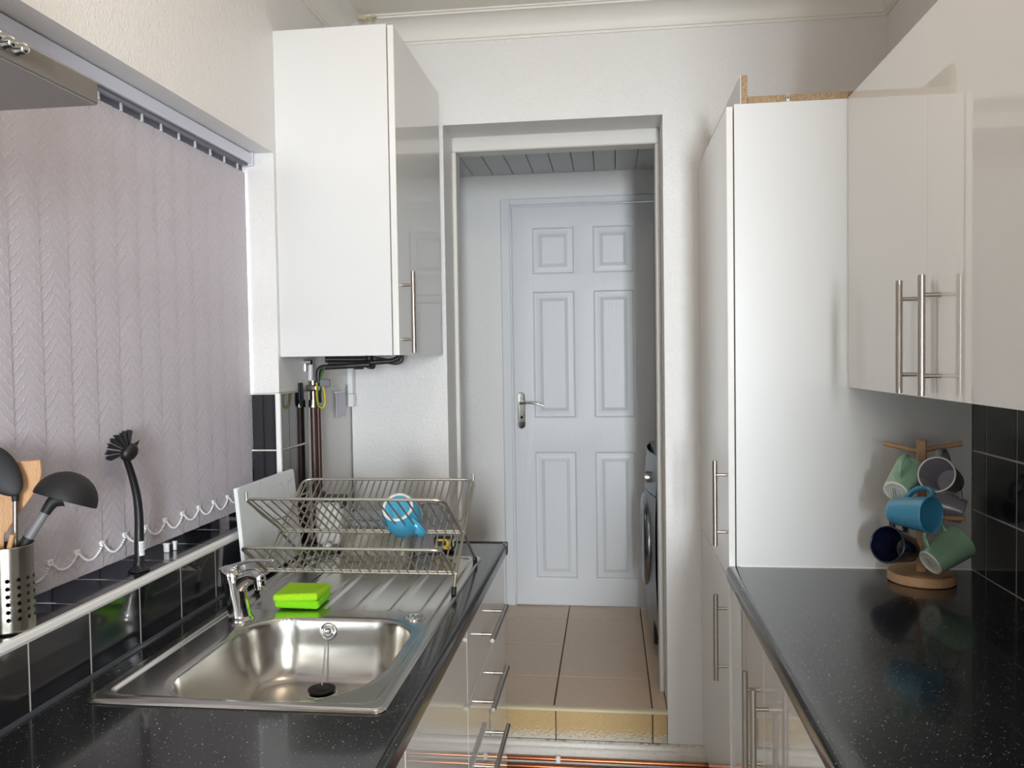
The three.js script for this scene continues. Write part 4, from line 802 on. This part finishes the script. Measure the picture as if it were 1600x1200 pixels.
// ---------------------------------------------------------------- cooker hood
{
  const t = thing('cooker_hood', 'slim grey metal cooker hood with chrome push buttons on its front edge', 'cooker hood', [-0.7, 1.708, -0.42]);
  const shell = part(t, 'visor', creased(merge(box(XL, -0.47, 1.7103, 1.7312, 0.12, 0.716, 0.0012))), M.hoodMetal);
  part(t, 'underside', box(XL + 0.002, -0.4712, 1.7095, 1.7106, 0.1215, 0.7145), M.hoodUnder, 'dull grey filter side');
  part(t, 'chimney', creased(merge(box(XL, -0.72, 1.7312, 2.3, 0.28, 0.56, 0.002))), M.hoodMetal);
  for (const d of [0.608, 0.594, 0.58]) part(t, 'push_button', (() => { const q = lathe([[0.0055, 0], [0.0055, 0.004], [0.0045, 0.0055], [0.0048, 0.009], [0.003, 0.0115], [0, 0.012]], 20); q.rotateZ(-Math.PI / 2); q.translate(-0.47, 1.7215, -d); return q; })(), M.chrome, 'chrome push button');
}

// ---------------------------------------------------------------- things on the tiled sill
{
  const b = -37.5 * D, R = V(Math.cos(b), 0, Math.sin(b)), F = V(Math.sin(b), 0, -Math.cos(b));
  const cx = -0.981, cd = 1.216, r = 0.0355, y0 = 1.0345, h = 0.1395;
  const t = thing('utensil_canister', 'perforated steel cylinder of utensils standing on the black tiled sill', 'utensil holder', [cx, y0, -cd]);
  // rolled sheet with punched holes: each hole is cut out of its own little cell
  {
    const cols = 14, rows = 6, pos = [], hy0 = 0.018, hy1 = 0.094, rh = (hy1 - hy0) / rows, nAng = 12, hr = 0.0034;
    const put = (u, y, q) => { const a = u / r; return [q * Math.sin(a), y, q * Math.cos(a)]; };
    const quad = (A, B, C, Dd) => { for (const q of [r, r - 0.0009]) { const p = [A, B, C, Dd].map(([u, y]) => put(u, y, q)); if (q === r) pos.push(...p[0], ...p[1], ...p[2], ...p[0], ...p[2], ...p[3]); else pos.push(...p[0], ...p[2], ...p[1], ...p[0], ...p[3], ...p[2]); } };
    const per = 2 * Math.PI * r, cw = per / cols;
    for (let c = 0; c < cols; c++) {
      const u0 = c * cw;
      for (let k = 0; k < 4; k++) { const a = u0 + cw * k / 4, e = u0 + cw * (k + 1) / 4; quad([a, 0.004], [e, 0.004], [e, hy0], [a, hy0]); quad([a, hy1], [e, hy1], [e, h], [a, h]); }
      for (let w = 0; w < rows; w++) {
        const yc = hy0 + (w + 0.5) * rh, uc = u0 + cw / 2, edge = (a) => { const cx2 = Math.cos(a), sy = Math.sin(a), k = Math.min(cw / 2 / Math.max(1e-6, Math.abs(cx2)), rh / 2 / Math.max(1e-6, Math.abs(sy))); return [uc + cx2 * k, yc + sy * k]; };
        const angs = []; for (let k = 0; k < nAng; k++) angs.push(k / nAng * 2 * Math.PI); for (const sx of [-1, 1]) for (const sy of [-1, 1]) angs.push((Math.atan2(sy * rh, sx * cw) + 2 * Math.PI) % (2 * Math.PI)); angs.sort((p, q) => p - q);
        for (let k = 0; k < angs.length; k++) { const a = angs[k], e = angs[(k + 1) % angs.length]; if (Math.abs(a - e) < 1e-6) continue; const hA = [uc + hr * Math.cos(a), yc + hr * Math.sin(a)], hE = [uc + hr * Math.cos(e), yc + hr * Math.sin(e)]; quad(hA, edge(a), edge(e), hE); }
      }
    }
    const g = new THREE.BufferGeometry(); g.setAttribute('position', new THREE.Float32BufferAttribute(pos, 3)); g.computeVertexNormals(); g.rotateY(0.35); g.translate(cx, y0, -cd);
    part(t, 'sleeve', creased(mergeVertices(g, 1e-5), 40), mat('#9d978f', 0.3, { metalness: 1, side: THREE.DoubleSide }));
    part(t, 'rim', (() => { const q = new THREE.TorusGeometry(r - 0.0004, 0.0011, 8, 48); q.rotateX(Math.PI / 2); q.translate(cx, y0 + h, -cd); return q; })(), M.steelBar);
    part(t, 'base', (() => { const q = lathe([[0, 0.003], [r - 0.002, 0.003], [r - 0.0006, 0.0045], [r, 0.004], [r - 0.001, 0.0008], [r - 0.004, 0], [0, 0]], 40); q.translate(cx, y0, -cd); return q; })(), M.steelBar);
  }
  const P = (rr, u, f = 0) => { const v = V(cx, 0, -cd).addScaledVector(R, rr).addScaledVector(F, f); return [v.x, u, -v.z]; };
  // px in the picture -> metres right of the canister's middle: about 0.00117 a pixel
  const ladle = thing('ladle', 'black soup ladle with grey handle leaning out of the steel canister, bowl upside down', 'ladle', [cx, y0 + 0.01, -cd]);
  {
    const q = []; for (let i = 0; i <= 14; i++) { const a = i / 14 * Math.PI / 2; q.push([0.0507 * Math.cos(a), 0.0485 * Math.sin(a)]); }
    const inn = q.slice().reverse().map(([x, y]) => [Math.max(0, x - 0.003), Math.max(0, y - 0.003)]);
    const bowl = lathe([...q.map(([x, y]) => [Math.max(x, 0), y]), ...inn, [0.0477, -0.0008], [0.0507, 0]], 48);
    const c = P(0.083, 1.2393, 0.0); orient(bowl, V(c[0], c[1], -c[2]), V(0, 0, 0).addScaledVector(R, 0.37).addScaledVector(UU, 0.92).addScaledVector(F, 0.10), R);
    part(ladle, 'bowl', bowl, M.softBlack);
    part(ladle, 'neck', curve([P(0.079, 1.243, 0.0), P(0.067, 1.2395), P(0.060, 1.232), P(0.0535, 1.221)], (k) => 0.0145 - 0.0065 * Math.sqrt(k), 18, 14), M.softBlack);
    part(ladle, 'handle', rod(P(0.0545, 1.2235), P(0.026, 1.178), 0.0072, 16, 0.0072), M.greyLever, 'grey steel handle');
    part(ladle, 'grip', curve([P(0.0285, 1.182), P(0.022, 1.17), P(0.004, 1.12), P(-0.010, 1.05)], (k) => 0.0095 - 0.002 * k, 18, 14), M.softBlack);
  }
  const spoon = thing('serving_spoon', 'black curved serving spoon with thin steel handle in the canister', 'spoon', [cx, y0 + 0.01, -cd]);
  {
    const head = new THREE.SphereGeometry(1, 28, 18); const p = head.attributes.position; for (let i = 0; i < p.count; i++) { const y = p.getY(i); p.setX(i, p.getX(i) * (0.029 + 0.005 * y)); p.setY(i, y * 0.048); p.setZ(i, p.getZ(i) * 0.009 + 0.010 * y * y); } head.computeVertexNormals();
    head.rotateZ(0.6); orient(head, V(0, 0, 0), UU, R); const c = P(-0.0105, 1.298, -0.010); head.translate(c[0], c[1], -c[2]);
    part(spoon, 'head', head, M.softBlack);
    part(spoon, 'neck', curve([P(0.0, 1.285, -0.010), P(0.0085, 1.274, -0.010), P(0.0115, 1.263, -0.010), P(0.012, 1.247, -0.010)], (k) => 0.0075 + 0.004 * Math.sin(Math.PI * Math.min(1, k * 1.4)) - 0.0023 * k, 18, 12), M.softBlack);
    part(spoon, 'handle', rod(P(0.012, 1.250, -0.010), P(0.006, 1.05, -0.010), 0.0042, 12), M.steelBar, 'steel handle');
  }
  const pad = thing('wooden_paddle', 'tan wooden serving paddle with flat top standing behind the black ladle', 'paddle', [cx, y0 + 0.01, -cd]);
  {
    const ax = -0.014, e = [[0.0515, 1.3095], [0.0505, 1.286], [0.0435, 1.263], [0.0325, 1.245], [0.014, 1.220], [0.000, 1.197], [-0.006, 1.178], [-0.007, 1.05]];
    const s = new THREE.Shape(); s.moveTo(e[0][0] - 0.002, e[0][1]); s.splineThru(e.slice(1).map(([x, y]) => new THREE.Vector2(x, y))); s.lineTo(-0.019, 1.05); s.splineThru(e.slice(0, 7).reverse().map(([x, y]) => new THREE.Vector2(ax - 0.004 - (x - ax) * 0.2, y))); s.closePath();
    const g = extrude(s, 0.005, 0.002, 3, 40); orient(g, V(0, 0, 0), UU, R); const c = P(0.0, 0, 0.012); g.translate(c[0], 0, -c[2]); part(pad, 'blade', metres(g), M.paleWood);
    part(pad, 'raised_edge', metres(curve([P(0.0465, 1.305, 0.0075), P(0.046, 1.287, 0.0075), P(0.0385, 1.264, 0.0075), P(0.0275, 1.246, 0.0075), P(0.009, 1.221, 0.0075), P(-0.004, 1.200, 0.0075)], 0.0018, 30, 8)), M.paleWood);
  }
  { const a = P(-0.024, 1.06, -0.012), b = P(0.0065, 1.196, -0.028); single('wooden_stick', metres(rod(a, b, 0.004, 10)), M.paleWood, 'pale wooden stick leaning in the canister in front of the spoon', 'stick', [a[0], a[1], -a[2]]); }
}
{ // washing-up brush on its sucker foot
  const b = -58 * D, R = V(Math.cos(b), 0, Math.sin(b)), F = V(Math.sin(b), 0, -Math.cos(b)), cx = -0.983, cd = 1.585, y0 = 1.0345;
  const t = thing('dish_brush', 'black washing-up brush standing on its sucker foot on the sill before the blind', 'brush', [cx, y0, -cd]);
  const P = (r, u, f = 0) => { const v = V(cx, 0, -cd).addScaledVector(R, r).addScaledVector(F, f); return [v.x, u, -v.z]; };
  part(t, 'sucker', (() => { const q = lathe([[0, 0.0], [0.0205, 0], [0.0215, 0.0015], [0.019, 0.004], [0.012, 0.008], [0.0095, 0.016], [0.0095, 0.022], [0, 0.022]], 32); q.translate(cx, y0, -cd); return q; })(), M.blackPlastic);
  part(t, 'handle', (() => { const Q = new THREE.CatmullRomCurve3([P(0.001, 1.052), P(0.002, 1.10), P(0.003, 1.145), P(0.0, 1.19), P(-0.009, 1.235), P(-0.0185, 1.268)].map(W3)).getPoints(36); const g = tubeOf(Q, (k) => 0.0104 - 0.0034 * k, 16); return capped(g, Q, (k) => 0.0104 - 0.0034 * k, 16); })(), M.blackPlastic);
  const hd = new THREE.SphereGeometry(1, 24, 16); hd.scale(0.0165, 0.0205, 0.012); hd.rotateZ(-0.75); orient(hd, V(0, 0, 0), UU, R); { const c = P(-0.013, 1.284); hd.translate(c[0], c[1], -c[2]); }
  const beak = new THREE.ConeGeometry(0.0085, 0.024, 12); beak.scale(1, 1, 0.6); beak.rotateZ(-0.75); orient(beak, V(0, 0, 0), UU, R); { const c = P(0.0015, 1.2995); beak.translate(c[0], c[1], -c[2]); }
  part(t, 'head', merge(hd, beak), M.blackPlastic);
  const tufts = [];
  for (let k = 0; k < 7; k++) {
    const a = (88 + k * 17.5) * D;
    for (let f = -1; f <= 1; f++) for (let s = 0; s < 5; s++) { const e = a + (s - 2) * 0.045, c0 = 0.012, c1 = 0.044 + 0.002 * Math.sin(k * 2.1 + s); tufts.push(rod(P(-0.014 + c0 * Math.cos(a), 1.285 + c0 * Math.sin(a), f * 0.004), P(-0.014 + c1 * Math.cos(e), 1.285 + c1 * Math.sin(e), f * 0.0065), 0.0009, 5)); }
  }
  part(t, 'bristles', merge(tufts), M.bristle);
  const lab = (() => { const c = document.createElement('canvas'); c.width = 48; c.height = 128; const x = c.getContext('2d'); x.fillStyle = '#ececec'; x.fillRect(0, 0, 48, 128); x.fillStyle = '#555'; for (let i = 0; i < 8; i++) x.fillRect(30, 8 + i * 14, 3 + (i * 5) % 8, 9); x.fillRect(12, 10, 2, 108); x.fillRect(18, 20, 1.5, 80); const q = new THREE.CanvasTexture(c); q.colorSpace = THREE.SRGBColorSpace; return q; })();
  const st = new THREE.CylinderGeometry(0.0107, 0.0107, 0.03, 14, 1, true, -0.55, 1.1); orient(st, V(0, 0, 0), UU, R); { const c = P(0.0022, 1.082, 0); st.translate(c[0], c[1], -c[2]); }
  part(t, 'sticker', st, mat('#ffffff', 0.5, { map: lab, side: THREE.DoubleSide }), 'white paper sticker');
}
for (const [x, d, w, lab] of [[-1.012, 1.742, 0.012, 'wider white plastic blind weight clip lying on the tiled sill'], [-1.004, 1.764, 0.007, 'narrow white plastic blind clip lying on the sill beside the wider one']])
  single('blind_clip', creased(merge(box(x - w / 2, x + w / 2, 1.0345, 1.0525, d - 0.003, d + 0.003, 0.001), box(x - w / 2 - 0.001, x + w / 2 + 0.001, 1.0515, 1.0555, d - 0.004, d + 0.004, 0.001))), M.plasticWhite, lab, 'clip', [x, 1.0345, -d]);

// ---------------------------------------------------------------- washing machine in the utility room
{
  const t = thing('washing_machine', 'silver front loading washing machine seen edge-on through the doorway', 'washing machine', [0.45, STEP, -3.65]);
  const d0 = 3.35, d1 = 3.95, y0 = STEP + 0.012, y1 = 1.057;
  part(t, 'casing', rbox(0.19, 0.76, y0, y1, d0, d1, 0.012, 3), M.silver);
const fx = (y, d) => 0.143 + 0.034 * ((d - 3.65) / 0.3) ** 2 + 0.026 * Math.max(0, (0.62 - y) / 0.4) ** 2 + 0.02 * Math.max(0, (y - 0.70) / 0.36) ** 2;
  const skin = (ya, yb, off) => {                       // gently bulging front sheet between two heights, closed at the back
    const ny = 20, nd = 20, pos = [], idx = [];
    for (let j = 0; j <= ny; j++) for (let i = 0; i <= nd; i++) { const y = ya + (yb - ya) * j / ny, d = d0 + 0.003 + (d1 - d0 - 0.006) * i / nd; pos.push(fx(y, d) + off, y, -d); }
    for (let j = 0; j < ny; j++) for (let i = 0; i < nd; i++) { const q = j * (nd + 1) + i, w = q + nd + 1; idx.push(q, w, q + 1, w, w + 1, q + 1); }
    const g = new THREE.BufferGeometry(); g.setIndex(idx); g.setAttribute('position', new THREE.Float32BufferAttribute(pos, 3)); g.computeVertexNormals(); return g;
  };
  part(t, 'front_panel', merge(skin(y0 + 0.004, 0.884, 0), box(0.186, 0.2, y0, 0.885, d0 + 0.002, d1 - 0.002)), M.silver);
  const pn = part(t, 'control_panel', merge(skin(0.889, y1 - 0.003, -0.002), box(0.184, 0.2, 0.885, y1 - 0.003, d0 + 0.002, d1 - 0.002)), mat('#9aa0a6', 0.35, { metalness: 0.3 }));
  part(pn, 'dial', merge(rod([0.175, 0.955, 3.46], [0.146, 0.955, 3.46], 0.026, 28), rod([0.146, 0.955, 3.46], [0.142, 0.955, 3.46], 0.022, 28)), M.chrome, 'chrome dial');
  const dr = part(t, 'porthole_door', (() => { const q = lathe([[0.135, 0.006], [0.150, 0.016], [0.178, 0.017], [0.196, 0.010], [0.202, -0.004], [0.204, -0.03], [0.13, -0.03]], 56); q.rotateZ(Math.PI / 2); q.translate(0.148, 0.66, -3.62); return q; })(), mat('#8d9093', 0.22, { metalness: 1 }), 'chrome ring');
  part(dr, 'glass', (() => { const q = lathe([[0, 0.016], [0.06, 0.015], [0.1, 0.012], [0.137, 0.005]], 48); q.rotateZ(Math.PI / 2); q.translate(0.148, 0.66, -3.62); return q; })(), M.darkGlass);
  part(t, 'filter_cover', (() => { const q = lathe([[0, 0.006], [0.04, 0.006], [0.050, 0.004], [0.053, -0.01]], 32); q.rotateZ(Math.PI / 2); q.translate(0.176, 0.30, -3.44); return q; })(), M.blackPlastic, 'round black filter cover');
  for (const [x, d] of [[0.22, 3.38], [0.22, 3.92], [0.73, 3.38], [0.73, 3.92]]) part(t, 'foot', rod([x, STEP, d], [x, y0 + 0.01, d], 0.018, 14), M.rubber);
}
// ceiling lamp of the kitchen
{
  const t = thing('ceiling_lamp', 'round white glowing ceiling lamp hanging above the aisle out of view', 'lamp', [-0.25, 2.67, -1.2]);
  part(t, 'mount', (() => { const q = lathe([[0, 0], [0.07, 0], [0.07, -0.03], [0.03, -0.06], [0.02, -0.09], [0, -0.09]], 32); q.translate(-0.25, 2.67, -1.2); return q; })(), M.plasticWhite);
  part(t, 'shade', (() => { const q = new THREE.SphereGeometry(0.085, 28, 18); q.translate(-0.25, 2.50, -1.2); return q; })(), M.glow);
}
renderer.render(scene, camera);
